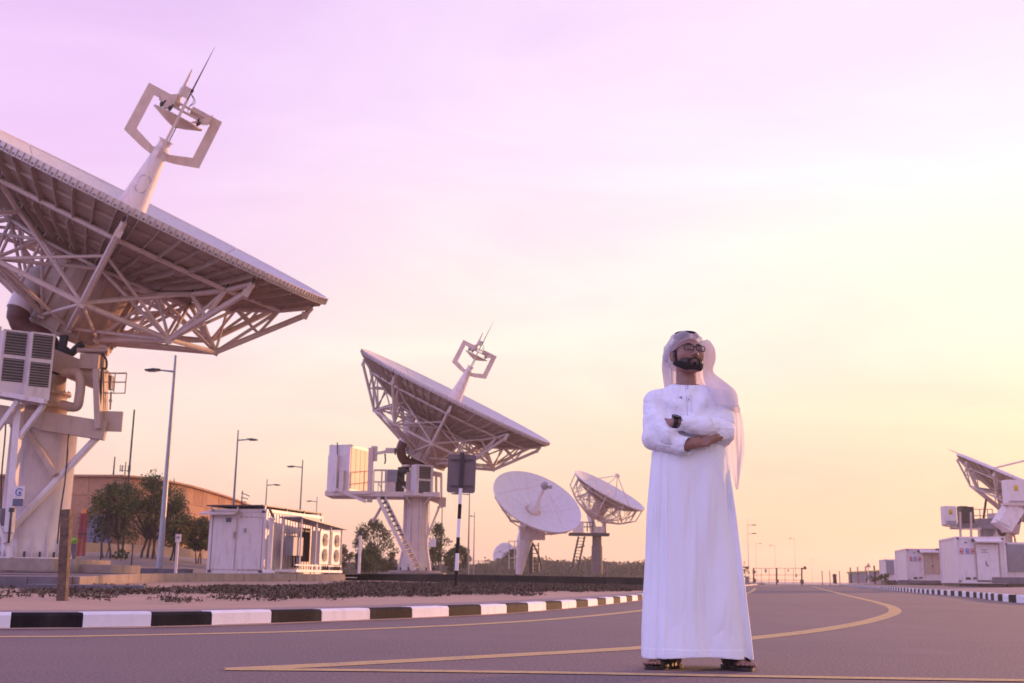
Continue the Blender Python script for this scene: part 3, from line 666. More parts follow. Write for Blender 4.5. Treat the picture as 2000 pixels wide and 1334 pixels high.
m = MB(); m.path(crom([a1(162, 672, -.2), a1(150, 680, -.2), a1(138, 690, -.2), a1(126, 683, -.2), a1(110, 676, .2)], 6), .12, n=8); m.build('hose', M_rubber, A1)
m = MB(); m.path(crom([a1(200, 690, -.6), a1(208, 705, -.7), a1(207, 720, -.7), a1(199, 724, -.8), a1(196, 780, -.8), a1(189, 835, -.8)], 6), .035, n=6); m.build('cable', M_rubber, A1)
m = MB(); m.path(crom([a1(138, 830, -.7), a1(134, 850, -.9), a1(128, 930, -.9), a1(118, 1000, -.9), a1(112, 1062, -.95)], 5), .025, n=5); m.build('cable', M_dark, A1)
m = MB(); m.path(crom([a1(12, 800, -.7), a1(10, 850, -.9), a1(3, 930, -.9), a1(2, 1000, -.9)], 5), .022, n=5); m.build('cable', M_dark, A1)
m = MB(); m.path(crom([a1(22, 1000, -1.65), a1(19, 1030, -1.65), a1(17, 1060, -1.55)], 5), .03, n=5); m.box(a1(23, 996, -1.68), (.14, .05, .12)); m.build('socket_cable', M_dark, A1)
# small sign with blue logo on the post
M_blue = pm('logo_blue', (.05, .16, .55), .5); M_slate = pm('slate_plate', (.10, .10, .15), .4)
sg = MB().box(a1(37.5, 962, -1.72), (.30, .03, .36)).build('sign_plate', M_white, A1)
m = MB(); cc = a1(37.5, 961, -1.75)
for k in range(14):
    t0 = .5 + 4.9 * k / 14; t1 = .5 + 4.9 * (k + 1) / 14; m.tube(cc + Vector((math.cos(t0), 0, math.sin(t0))) * .10, cc + Vector((math.cos(t1), 0, math.sin(t1))) * .10, .012, n=5)
m.box(cc + Vector((.02, 0, -.02)), (.06, .012, .07)); m.build('sign_logo', M_blue, sg)
MB().box(a1(35, 981.5, -1.72), (.28, .03, .21)).build('lower_plate', M_slate, A1)
MB().box(a1(-3, 1010, -1.0), (.25, .25, .5)).build('meter_box', M_grey, A1)

# ---- second antenna, further off
Y2 = 70.0
C2, b2, f1, f2 = dish_frame((891, 773), (.448, -.894), Y2, .037)
R2m = (at(1074, 862, Y2) - C2).length
def a2(px, py, dy=0): return at(px, py, Y2 + dy)
p2 = a2(810, 1113); A2 = thing('satellite_antenna', (p2.x, Y2, .45), 'mid distance white dish antenna with a cabin and stairs on its platform', 'satellite dish')
P2, Q2 = dish(A2, C2, b2, f1, f2, R2m)
tower_feed(A2, P2, R2m, b2, f1, f2)
s2 = Y2 / FPX
zb = p2.z; x0 = p2.x
m = MB(); m.box((x0 - .1, Y2, .55), (3.9, 3.6, .24)); m.lathe((x0, Y2, .66), UPZ, [(1.7, 0), (1.5, .12), (1.1, .14)], 20); m.build('concrete_pad', M_conc, A2)
zt = a2(810, 975).z
m = MB(); m.lathe((x0, Y2, .7), UPZ, [(1.05, 0), (1.0, .15), (.80, 1.2), (.74, 2.2), (.74, zt - .7)], 12, smooth=False); m.build('pedestal', M_steel, A2)
for i in range(8):
    t = 2 * math.pi * (i + .5) / 8; dr = Vector((math.cos(t), math.sin(t), 0)); m = MB(); m.bar(Vector((x0, Y2, .75)) + dr * 1.05, Vector((x0, Y2, 2.1)) + dr * .80, .05, .12, dr); m.bar(Vector((x0, Y2, 2.1)) + dr * .80, Vector((x0, Y2, zt)) + dr * .78, .05, .10, dr); m.build('pedestal_rib', M_white, A2)
m = MB()
for i in range(14):
    t = 2 * math.pi * i / 14; m.tube((x0 + 1.25 * math.cos(t), Y2 + 1.25 * math.sin(t), .78), (x0 + 1.25 * math.cos(t), Y2 + 1.25 * math.sin(t), .98), .05, n=5)
m.build('anchor_bolts', M_dark, A2)
# platform
m = MB(); m.box(a2(752, 968, 0), (a2(868, 968).x - a2(648, 968).x, 3.0, .30)); pl = m.build('platform', M_steel, A2)
m = MB(); m.bar(a2(655, 955, -1.6), a2(715, 980, -1.6), .12, .18); m.bar(a2(665, 962, -1.6), a2(722, 962, -1.6), .1, .2); m.build('cabin_bracket', M_steel, A2)
cab = MB().box(a2(682, 918, 0), (1.45, 2.8, 2.85), -.32).build('cabin', M_white, A2)
louvre_c = a2(682, 918, 0)
MB().box(a2(652, 925, -1.3), (.62, .5, 2.25), -.32).build('cabin_cabinet', M_white, A2)
MB().box(a2(668, 940, -1.55), (.30, .28, 1.3), -.32).build('cabin_conduit', M_steel, A2)
M_glz = pm('window_glass', (.55, .42, .30), .08, spec=.9)
mw = MB(); nn_ = Vector((math.cos(-.32), math.sin(-.32), 0)); cw = a2(682, 918, 0) + nn_ * .735
for i in range(4): mw.box(cw + Vector((-nn_.y, nn_.x, 0)) * (-.98 + .65 * i), (.03, .60, 2.5), -.32)
mw.build('cabin_side_panel', M_cream, cab)
m = MB(); m.tube(a2(659, 888, -1.4), a2(659, 864, -1.4), .035, n=5)
for px in (649, 683): m.tube(a2(px, 878, -.8), a2(px, 868, -.8), .04, n=5)
m.build('cabin_antenna', M_dark, A2)
m = MB(); m.bar(a2(722, 981, -1.0), a2(725, 875, -1.0), .28, .30, (1, 0, 0)); m.build('crane_post', M_steel, A2)
m = MB(); m.box(a2(731, 886, -.8), (.35, .4, .9)); m.build('crane_winch', M_steel, A2)
m = MB(); m.bar(a2(728, 887, -1), a2(770, 879, -1), .16, .16); m.box(a2(762, 880, -1), (.55, .3, .3)); m.build('crane_boom', M_steel, A2)
m = MB(); m.path([a2(752, 886, -1), a2(753, 900, -1), a2(751, 906, -1)], .05, n=6); m.tube(a2(772, 875, -1), a2(772, 888, -1), .06, n=6); m.build('crane_hook', M_dark, A2)
m = MB(); railing(m, [a2(729, 964, -1.5), a2(744, 964, -1.5), a2(754, 964, -1.5)], 1.45, .035); railing(m, [a2(729, 964, 1.4), a2(745, 964, 1.4), a2(780, 964, 1.4)], 1.45, .035); m.build('handrail', M_steel, A2)
MB().box(a2(765, 930, -.6), (.75, .8, .75)).build('motor_box', M_grey, A2)
MB().box(a2(763, 952, -.6), (.65, .7, 1.1)).build('control_box', M_steel, A2)
m = MB(); m.box(a2(780, 945, 0), (.6, .6, 1.3)); m.tube(a2(778, 920, -.5), a2(800, 918, -.5), .25, n=10); m.path(crom([a2(775, 925, -.6), a2(782, 938, -.6), a2(790, 942, -.6), a2(794, 955, -.6)], 5), .09, n=6); m.build('drive_machinery', M_dark, A2)
m = MB(); m.bar(a2(800, 888, -.3), a2(788, 918, -.5), .13, .13); m.build('jack_screw', M_dark, A2)
m = MB(); m.tube(a2(793, 912, -.9), a2(793, 908, -.9), .28, n=12); m.build('fan_cover', M_steel, A2)
lu = MB().box(a2(824, 938, -1.1), (1.15, .75, 1.85), .55).build('cooling_unit', M_white, A2)
louvre(lu, a2(824, 938, -1.1) + Vector((math.cos(.55), math.sin(.55), 0)) * .60, .72, 1.75, .55 + math.pi / 2, 2, 1, pitch=.12)
louvre(lu, a2(824, 938, -1.1) + Vector((math.sin(.55), -math.cos(.55), 0)) * .40, .9, 1.75, .55, 2, 1, pitch=.12)
m = MB(); m.bar(a2(787, 965, -1.6), a2(848, 968, -1.6), .10, .12); m.bar(a2(805, 966, -1.6), a2(786, 950, -1.6), .06, .08); m.bar(a2(790, 966, -1.6), a2(805, 990, -.9), .08, .1); m.bar(a2(840, 972, -1.6), a2(828, 986, -.9), .08, .1); m.build('unit_bracket', M_steel, A2)
m = MB()
for px in (852, 862): m.bar(a2(px, 925, .3 - (px - 852) * .1), a2(px, 972, .3 - (px - 852) * .1), .12, .14, (1, 0, 0))
m.bar(a2(842, 924, 0), a2(862, 928, 0), .2, .3); m.bar(a2(842, 972, 0), a2(868, 982, 0), .2, .4); m.build('mast_frame', M_steel, A2)
MB().box(a2(866, 981, -.8), (.32, .1, .6)).build('cable_tray_box', M_cream, A2)
for (p, q, r) in (((860, 985, 0), (822, 1080, -.4), .07), ((745, 990, 0), (728, 1020, .4), .09), ((826, 990, .5), (838, 1035, .3), .06)):
    MB().tube(a2(*p), a2(*q), r, n=8).build('diagonal_strut', M_steel, A2)
# stair
sa, sb = (a2(738, 972, -1.9), a2(808, 1114, -2.4)); sa2, sb2 = (a2(748, 967, -1.2), a2(820, 1112, -1.7))
m = MB(); m.bar(sa, sb, .07, .22); m.bar(sa2, sb2, .07, .22); st = m.build('stair', M_steel, A2)
for i in range(16):
    t = (i + .5) / 16; a_ = sa.lerp(sb, t); c_ = sa2.lerp(sb2, t); MB().bar(a_, c_, .2, .05).build('stair_step', M_dark, st)
m = MB(); m.tube(sa + UPZ * .9, sb + UPZ * .9, .03, n=5)
for i in range(5): t = i / 4; m.tube(sa.lerp(sb, t), sa.lerp(sb, t) + UPZ * .9, .025, n=5)
m.build('stair_rail', M_steel, st)
# duct
m = MB(); m.path(crom([P2(-.30, .1, -.36), P2(-.27, .16, -.45), P2(-.25, .18, -.55), P2(-.25, .18, -.60)], 5), .048 * R2m, n=12); m.build('air_duct', M_white, A2)
m = MB(); m.path(crom([P2(-.25, .18, -.59), P2(-.24, .18, -.68), P2(-.16, .16, -.76), P2(-.02, .12, -.745), P2(.06, .1, -.77)], 5), .044 * R2m, n=12); m.build('rust_brown_duct', M_rust, A2)
m = MB(); m.box(P2(0, 0, -.74), (1.3, 1.3, .9)); m.build('elevation_head', M_steel, A2)
m = MB(); m.box((x0, Y2, zt + .75), (1.3, 1.4, 1.9)); m.build('yoke', M_cream, A2)
m = MB(); m.box(a2(845, 1060, -1.0), (.4, .1, .5)); m.build('small_box', M_white, A2)

# ---- third antenna (face towards us) and fourth
C3, b3, g1, g2 = dish_frame((1050, 978), (.43, -.90), 107, .55)
A3 = thing('satellite_antenna', (atz(1018, 109, .5)), 'white dish antenna showing its hollow face, right of the striped sign pole', 'satellite dish')
def thin_dish(A_, C_, b_, x1, x2, R_, nt_=12, det=1, depth=.85, over=None): return dish(A_, C_, b_, x1, x2, R_, nt_, det, depth, hub=(.18, -.28, -.50 if not over else -.80), tr=(.012, .008), over=over)
R3 = 4.45; P3, Q3 = thin_dish(A3, C3, b3, g1, g2, R3)
m = MB(); m.lathe(P3(0, 0, -.28), b3, [(.12 * R3, 0), (.10 * R3, .22 * R3), (.055 * R3, .30 * R3), (.05 * R3, .62 * R3)], 20); m.build('feed_cone', M_white, A3)
m = MB(); m.lathe(P3(0, 0, .36), b3, [(.07 * R3, 0), (.09 * R3, .05 * R3), (.05 * R3, .12 * R3)], 14); m.box(P3(.08, 0, .42), (.7, .3, .3)); m.build('feed_head', M_grey, A3)
m = MB()
for t in (.6, 2.7, 4.4): m.tube(Q3(.9, t, -.03), P3(0, 0, .44), .022, n=5)
m.build('feed_stay', M_steel, A3)
M_stain = pm('water_stain', (.45, .38, .38), .6, var=.1)
def a3(px, py, dy=0): return at(px, py, 108 + dy)
m = MB(); m.lathe(a3(1013, 1122, 1), a3(1028, 1040, 1) - a3(1013, 1122, 1), [(.30, 0), (.62, 2.0), (.80, 3.3), (.72, 4.2)], 14); m.build('pedestal', M_white, A3)
m = MB(); m.box(a3(1040, 1042, 1), (2.4, 1.6, 1.2)); m.bar(a3(1025, 1040, 1), P3(0, 0, -.5), 1.0, 1.0); m.build('yoke', M_steel, A3)
m = MB(); m.bar(a3(1035, 1055, 1), a3(1037, 1120, 1), .35, .35, (1, 0, 0)); m.build('rear_post', M_dark, A3)
m = MB(); m.path(crom([a3(1040, 1060), a3(1052, 1085), a3(1058, 1105)], 5), .09, n=6)
for px in (1040, 1052): m.tube(a3(px, 1060), a3(px, 1118), .07, n=5)
for py in range(1065, 1118, 8): m.tube(a3(1040, py), a3(1052, py), .05, n=4)
m.build('ladder', M_dark, A3)
m = MB()
for px in (994, 1005, 1016): m.tube(a3(px, 1056), a3(px, 1112), .05, n=5)
for py in (1057, 1068, 1090): m.tube(a3(994, py), a3(1016, py), .05, n=4)
m.build('scaffold', M_steel, A3)
C4, b4, g1, g2 = dish_frame((1191, 957), (.475, -.88), 125, .14)
A4 = thing('satellite_antenna', (atz(1166, 125, .5)), 'white dish antenna on a dark round pillar, just left of the man', 'satellite dish')
R4 = 4.35; P4, Q4 = thin_dish(A4, C4, b4, g1, g2, R4, depth=1.0, over=dict(O=(.70, -.60), P=(.95, -.38), H=(.22, -.82), G=(.44, -.72), V=(.82, -.42)))
def quad_feed(A_, P_, Q_, R_, h=.42, legs=(.3, 1.9, 3.4, 5.0)):
    m = MB()
    for t in legs: m.tube(Q_(.72, t, -.14), P_(0, 0, h), .012 * R_, n=5)
    m.build('feed_leg', M_steel, A_)
    m = MB(); m.lathe(P_(0, 0, h - .03), P_(0, 0, 1) - P_(0, 0, 0), [(.01 * R_, 0), (.075 * R_, .03 * R_), (.075 * R_, .05 * R_), (.03 * R_, .08 * R_)], 16); m.build('subreflector', M_steel, A_)
    m = MB(); m.lathe(P_(0, 0, -.28), P_(0, 0, 1) - P_(0, 0, 0), [(.09 * R_, 0), (.05 * R_, .25 * R_)], 14); m.build('feed_cone', M_white, A_)
quad_feed(A4, P4, Q4, R4)
def a4(px, py, dy=0): return at(px, py, 125 + dy)
M_pillar = pm('dark_pillar', (.16, .12, .11), .7, var=.15)
m = MB(); m.lathe(a4(1166, 1121), a4(1166, 1050) - a4(1166, 1121), [(.62, 0), (.60, 3.0), (.52, 3.1), (.52, 4.3)], 16); m.build('pedestal', M_pillar, A4)
m = MB(); m.box(a4(1150, 1044), (4.4, 2.2, .30)); m.build('platform', M_dark, A4)
m = MB(); m.bar(a4(1160, 1040), P4(-.22, 0, -.72), .45, .6); m.bar(a4(1180, 1040), P4(.22, 0, -.72), .45, .6); m.box(a4(1169, 1036), (1.2, 1.3, .8)); m.build('yoke', M_steel, A4)
MB().box(a4(1129, 1029, -.3), (1.15, 1.2, 1.15)).build('equipment_box', M_white, A4)
m = MB(); railing(m, [a4(1137, 1038, -.8), a4(1147, 1038, -.8), a4(1158, 1038, -.8)], 1.0, .06); m.build('handrail', M_dark, A4)
m = MB(); m.bar(a4(1130, 1048), a4(1117, 1108), .12, .2); m.bar(a4(1142, 1048), a4(1129, 1110), .12, .2)
for i in range(10):
    t = (i + .5) / 10; m.bar(a4(1130, 1048).lerp(a4(1117, 1108), t), a4(1142, 1048).lerp(a4(1129, 1110), t), .1, .06)
m.tube(a4(1142, 1066), a4(1128, 1070), .08, n=5); m.build('stair', M_dark, A4)

# ---- fifth antenna, right edge, above the containers
C5, b5, g1, g2 = dish_frame((2026, 952), (.42, -.9), 78, -.02)
A5 = thing('satellite_antenna', (atz(1968, 78, .55)), 'white dish antenna cut off by the right edge, rising behind the largest shelter', 'satellite dish')
R5 = (at(1879, 884, 78) - C5).length; P5, Q5 = dish(A5, C5, b5, g1, g2, R5, 12, 1, .75, hub=(.30, -.22, -.45), tr=(.011, .008), over=dict(O=(.70, -.32), P=(.965, -.09), H=(.30, -.44), G=(.5, -.39), V=(.82, -.21)))
quad_feed(A5, P5, Q5, R5, .46, (math.pi - .15, 1.4, -1.2, .2))
MB().tube(P5(-1.0, 0, .0), P5(-1.13, 0, .0), .04, .02, n=5).build('lightning_rod', M_steel, A5)
def a5(px, py, dy=0): return at(px, py, 78 + dy)
m = MB(); m.lathe(a5(1960, 1136), UPZ, [(.9, 0), (.85, 3.0), (.7, 3.3), (.7, 4.6)], 18); m.build('pedestal', M_steel, A5)
m = MB(); m.bar(a5(1966, 1040), a5(1975, 990), 1.2, 1.2); m.bar(a5(1975, 1080), a5(1966, 1035), .5, .8); m.build('yoke', M_steel, A5)
# inclined counterweight box and upper equipment box with yellow warning labels
m = MB(); m.bar(a5(1955, 1030, -6.6), a5(1981, 990, -6.6), 1.0, 1.15, (0, 1, 0)); m.build('inclined_housing', M_white, A5)
m = MB(); m.bar(a5(1944, 1015, -7.2), a5(1973, 1030, -7.2), .03, .03); m.build('housing_seam', M_grey, A5)
M_warn = pm('warning_yellow', (.75, .52, .04), .5)
def warn_box(px, py, w, h, dy, name='equipment_box'):
    p = a5(px, py, dy); o = MB().box(p, (w, .7, h)).build(name, M_white, A5)
    MB().box(p + Vector((.0, -.37, h * .18)), (.26, .02, .34)).build('warning_label', M_warn, o)
    m = MB(); m.tube(p + Vector((0, -.39, h * .18 - .07)), p + Vector((0, -.39, h * .18 + .08)), .03, .01, n=3); m.box(p + Vector((0, -.385, h * .18 - .12)), (.16, .01, .03)); m.build('warning_mark', M_dark, o)
    louv = MB()
    for i in range(3): louv.box(p + Vector((0, -.37, -h * .33 - i * .1)), (w * .8, .04, .05))
    louv.build('vent', M_grey, o)
warn_box(1980, 963, 1.16, 1.62, -7.0); warn_box(1853, 1007, .82, 1.25, -1.0)
m = MB(); m.box(a5(1980, 985, -7.0), (1.35, .8, .12)); m.bar(a5(1840, 1026, -1), a5(1870, 1030, -1), .1, .1); m.bar(a5(1843, 1026, -1), a5(1880, 1034, -1), .06, .06); m.build('box_shelf', M_steel, A5)
m = MB(); m.box(a5(1886, 1006, -.5), (.85, .8, 1.1)); m.box(a5(1880, 996, -.5), (.5, .6, .5)); m.build('drive_machinery', M_dark, A5)
m = MB(); m.box(a5(1905, 1028), (3.0, 1.4, .4)); m.box(a5(1930, 1022), (1.6, 1.2, .6)); m.box(a5(1928, 1042), (.9, .9, .8)); m.build('platform', M_grey, A5)
m = MB()
for px in (1875, 1896, 1912): m.bar(a5(px, 1000 if px < 1900 else 1030, -1), a5(px + 1, 1052, -1), .12, .12, (1, 0, 0))
m.bar(a5(1872, 1033, -1), a5(1916, 1033, -1), .1, .1); railing(m, [a5(1900, 1020, .5), a5(1915, 1020, .5), a5(1930, 1020, .5), a5(1940, 1020, .5)], .9, .035); m.build('platform_frame', M_steel, A5)
m = MB(); m.bar(a5(1926, 975, -.3), a5(1921, 1012, -.3), .12, .12, (1, 0, 0)); m.build('jack_screw', M_rubber, A5)
m = MB(); m.path(crom([a5(1950, 1030, -1.5), a5(1954, 1043, -1.5), a5(1962, 1042, -1.5), a5(1962, 1030, -1.5)], 5), .12, n=7); m.build('hose', M_rubber, A5)
m = MB(); m.path(crom([a5(1981, 1010, -1.8), a5(1986, 1022, -1.8), a5(1993, 1018, -1.8), a5(1993, 1006, -1.8)], 5), .04, n=5); m.build('hose', M_rubber, A5)

# ---- small distant dish
C6, b6, g1, g2 = dish_frame((984, 1082), (-.5, -.35), 175, 1.0)
A6 = thing('satellite_antenna', (atz(990, 176, .4)), 'tiny pale dish far off behind bushes, low under the hollow faced dish', 'satellite dish')
R6 = 1.85; m = MB(); m.lathe(C6 - b6 * .45, b6, [(.02, 0), (R6 * .5, .14), (R6 * .8, .33), (R6, .52), (R6 * .98, .56), (R6 * .8, .38), (R6 * .5, .2), (.03, .06)], 28); m.build('reflector', M_white, A6)
m = MB(); m.tube(Vector((C6.x, C6.y + .6, .4)), C6 - b6 * .4, .25, n=8); m.build('pole', M_steel, A6)
m = MB()
for t in (0, 2.1, 4.2): m.tube(C6 + (g1 * math.cos(t) + g2 * math.sin(t)) * R6 * .9, C6 + b6 * 1.2, .03, n=4)
m.tube(C6 + b6 * 1.15, C6 + b6 * 1.35, .12, n=8); m.build('feed', M_grey, A6)
# ------------------------------------------------------------------ building, walls
M_stone = [pm('stone_a', (.50, .25, .14), .9, var=.12, bump=.3, bscale=8), pm('stone_b', (.54, .28, .155), .9, var=.12, bump=.3, bscale=8), pm('stone_c', (.44, .22, .125), .9, var=.14, bump=.3, bscale=8)]
bl = thing('stone_building', atz(228, 83, .5), 'long sandstone building with a curved side wall behind the trees on the left', 'building')
rr_ = random.Random(5)
def stone_wall(pts, zb, zt, step, course):
    s = arclen(pts); ncol = int(s[-1] / step); nrow = int((zt - zb) / course); ch = (zt - zb) / nrow
    back = []
    for j in range(nrow):
        for i in range(ncol + 1):
            a = max(0, (i - (.5 if j % 2 else 0)) * s[-1] / ncol); b = min(s[-1], (i + 1 - (.5 if j % 2 else 0)) * s[-1] / ncol)
            if b - a < .2: continue
            p, q = samp(pts, s, a + .03), samp(pts, s, b - .03); t = (q - p).normalized(); nn = Vector((t.y, -t.x, 0)); d = nn * rr_.uniform(.03, .06); z_, y_ = zb + j * ch + .03, zb + (j + 1) * ch - .03
            vs = [Z(p, z_), Z(q, z_), Z(q, y_), Z(p, y_)]; vs = vs + [v_ + d for v_ in vs]
            MB().add(vs, [(4, 5, 6, 7), (0, 1, 5, 4), (2, 3, 7, 6), (1, 2, 6, 5), (0, 3, 7, 4)]).build('stone_block', rr_.choice(M_stone), bl)
    m = MB(); k = 30; cs = [samp(pts, s, s[-1] * i / k) for i in range(k + 1)]
    for p, q in zip(cs, cs[1:]):
        t = (q - p).normalized(); nn = Vector((t.y, -t.x, 0)); vs = [Z(p, zb - .5), Z(q, zb - .5), Z(q, zt), Z(p, zt)]; vs += [v_ - nn * .5 for v_ in vs]
        m.add(vs, [(0, 1, 2, 3), (4, 5, 6, 7), (2, 3, 7, 6), (0, 1, 5, 4)])
    m.build('wall_core', M_stone[2], bl)
    m = MB()
    for p, q in zip(cs, cs[1:]): m.bar(Z(p, zt + .06), Z(q, zt + .06), .75, .14)
    m.build('parapet', M_stone[1], bl)
HB = 7.35
stone_wall([atz(-120, 84.5, 0), atz(228, 83, 0)], .5, HB, 2.6, 1.19)
cv = [atz(230, 83.2, 0), atz(290, 86, 0), atz(350, 91.5, 0), atz(400, 99, 0), atz(440, 107, 0), atz(478, 118, 0)]
stone_wall(crom([Z(p, 0) for p in cv], 6), .5, HB, 2.6, 1.19)
m = MB(); tp = [Z(p, HB - .1) for p in [atz(-120, 84.5, 0), atz(228, 83, 0)] + cv] + [Vector((-22, 130, HB - .1)), Vector((-55, 130, HB - .1))]; m.add(tp, [tuple(range(len(tp)))]); m.build('roof', M_conc, bl)
MB().box(at(186, 1035, 82.6), (2.4, .2, 2.1)).build('service_door', pm('slate_panel', (.17, .15, .20), .6), bl)
m = MB(); m.bar(atz(140, 74, 1.6), atz(420, 96, 1.7), .3, 1.5); tag(m.build('boundary_wall', pm('ochre_render', (.50, .33, .22), .9, var=.1, bump=.2)), 'low plain sunlit wall running along the foot of the stone building', 'wall')
# masts on the roof
def mast(px, ptop, pbot, Y, r, label, extra=None, name='antenna_mast'):
    t = thing(name, at(px, pbot, Y), label, 'mast'); a, b_ = at(px, pbot, Y), at(px, pbot, Y); b_ = Vector((a.x, a.y, at(px, ptop, Y).z)); MB().tube(a, b_, r, r * .7, n=6).build('pole', M_dark, t)
    if extra: extra(t, a, b_)
    return t
mast(221, 892, 932, 84, .07, 'short thin rod on the edge of the stone building roof')
def cell(t, a, b_):
    m = MB()
    for k in range(5):
        an = 2 * math.pi * k / 5; o_ = Vector((math.cos(an), math.sin(an), 0)) * .55; m.tube(a.lerp(b_, .5), a.lerp(b_, .5) + o_ * .7, .02, n=4); m.box(a.lerp(b_, .62) + o_ * .7, (.05, .08, .5), an)
    m.build('panel_antenna', M_dark, t)
mast(243, 902, 936, 86, .05, 'phone mast with a ring of small panel antennas on the building roof', cell)
mast(238, 800, 1090, 62, .07, 'very thin tall pole rising behind the left trees')
def yagi(t, a, b_):
    m = MB()
    for k in range(3): m.bar(b_ + Vector((-.1, 0, -.2 - .4 * k)), b_ + Vector((.7 - .15 * k, 0, -.5 - .25 * k)), .07, .07)
    m.build('small_aerial', M_dark, t)
mast(471, 958, 1000, 100, .06, 'thin mast with tiny aerials just right of the first lamp post beyond the roof', yagi)

# ------------------------------------------------------------------ lamp posts
def lamp(px, ptop, parm, Y, side, label, armpx=None, pbot=None, base=True, r=.09, mat=None, arms=1):
    mat = mat or M_lamp
    r = r if Y < 140 else .06; mat = mat if Y < 140 else M_steel  # far posts: haze fading put into a paler material and thinner pole
    zt = at(px, ptop, Y).z; x = at(px, ptop, Y).x; za = at(px, parm, Y).z; L = armpx * Y / FPX
    t = thing('street_lamp', (x, Y, .45 if Y < 130 else 0), label, 'street lamp', 'street lamps'); zb = .45 if Y < 130 else 0
    MB().tube((x, Y, zb), (x, Y, zt), r, r * .42, n=10).build('pole', mat, t)
    for k in range(arms):
        z_ = za - k * 1.1
        m = MB(); m.tube((x, Y, z_), (x + side * L * .52, Y, z_ + .06), .045, .03, n=6); m.build('arm', mat, t)
        m = MB(); m.prism([(0, 0), (.5, -.06), (1, -.03), (1, .02), (.45, .07), (0, .05)], lambda u, v, w_: Vector((x + side * L * (.48 + .52 * u), Y + w_, z_ + .05 + v)), -.13, .13); m.build('lamp_head', M_dark, t)
        m = MB(); m.box((x + side * L * .75, Y, z_ + .0), (L * .3, .18, .03)); m.build('lens', M_steel, t)
    if base: MB().box((x, Y, zb + .06), (.45, .45, .12)).build('base_plate', mat, t)
    return t
lamp(343.5, 694, 726, 46, -1, 'tall grey lamp post under the tip of the big dish, arm pointing left', 58, r=.13, mat=M_galv)
m = MB(); m.box((at(323, 1110, 46).x, 46, .50), (1.9, 1.2, .22)); tag(m.build('lamp_plinth', M_concd), 'blue grey concrete plinth under the tall lamp post', 'plinth')
lamp(465.5, 840, 860, 65, 1, 'dark lamp post behind the left shelter, arm pointing right', 39)
lamp(591.5, 898, 913, 81, -1, 'lamp post above the right end of the left shelter, arm pointing left', 30)
lamp(522, 936, 948, 97, 1, 'short looking lamp post midway behind the left shelter, arm pointing right', 26)
lamp(619.5, 970, 980, 119, -1, 'faint far lamp post at the right end of the left shelter roof', 20)
lamp(917.5, 955, 966, 96, -1, 'lamp post just right of the striped sign pole, arm pointing left', 36)
lamp(927, 1000, 1009, 130, -1, 'farther lamp post right of the striped sign pole', 9)
lamp(864, 985, 992, 110, -1, 'lamp post beside the second antenna pedestal among trees', 10)
lamp(1459.5, 1012, 1026, 149, 1, 'nearest lamp post right of the man with two arms', 17, arms=2)
lamp(1476, 1058, 1062, 243, 1, 'faint lamp post just right of the two armed one', 12)
lamp(1513, 1062, 1066, 255, -1, 'faint lamp post over the middle of the gate', 11)
lamp(1551.5, 1048, 1052, 217, -1, 'lamp post over the right part of the gate, arm pointing left', 11)
lamp(1585, 1090, 1094, 330, 1, 'tiny far lamp post right of the gate', 5)

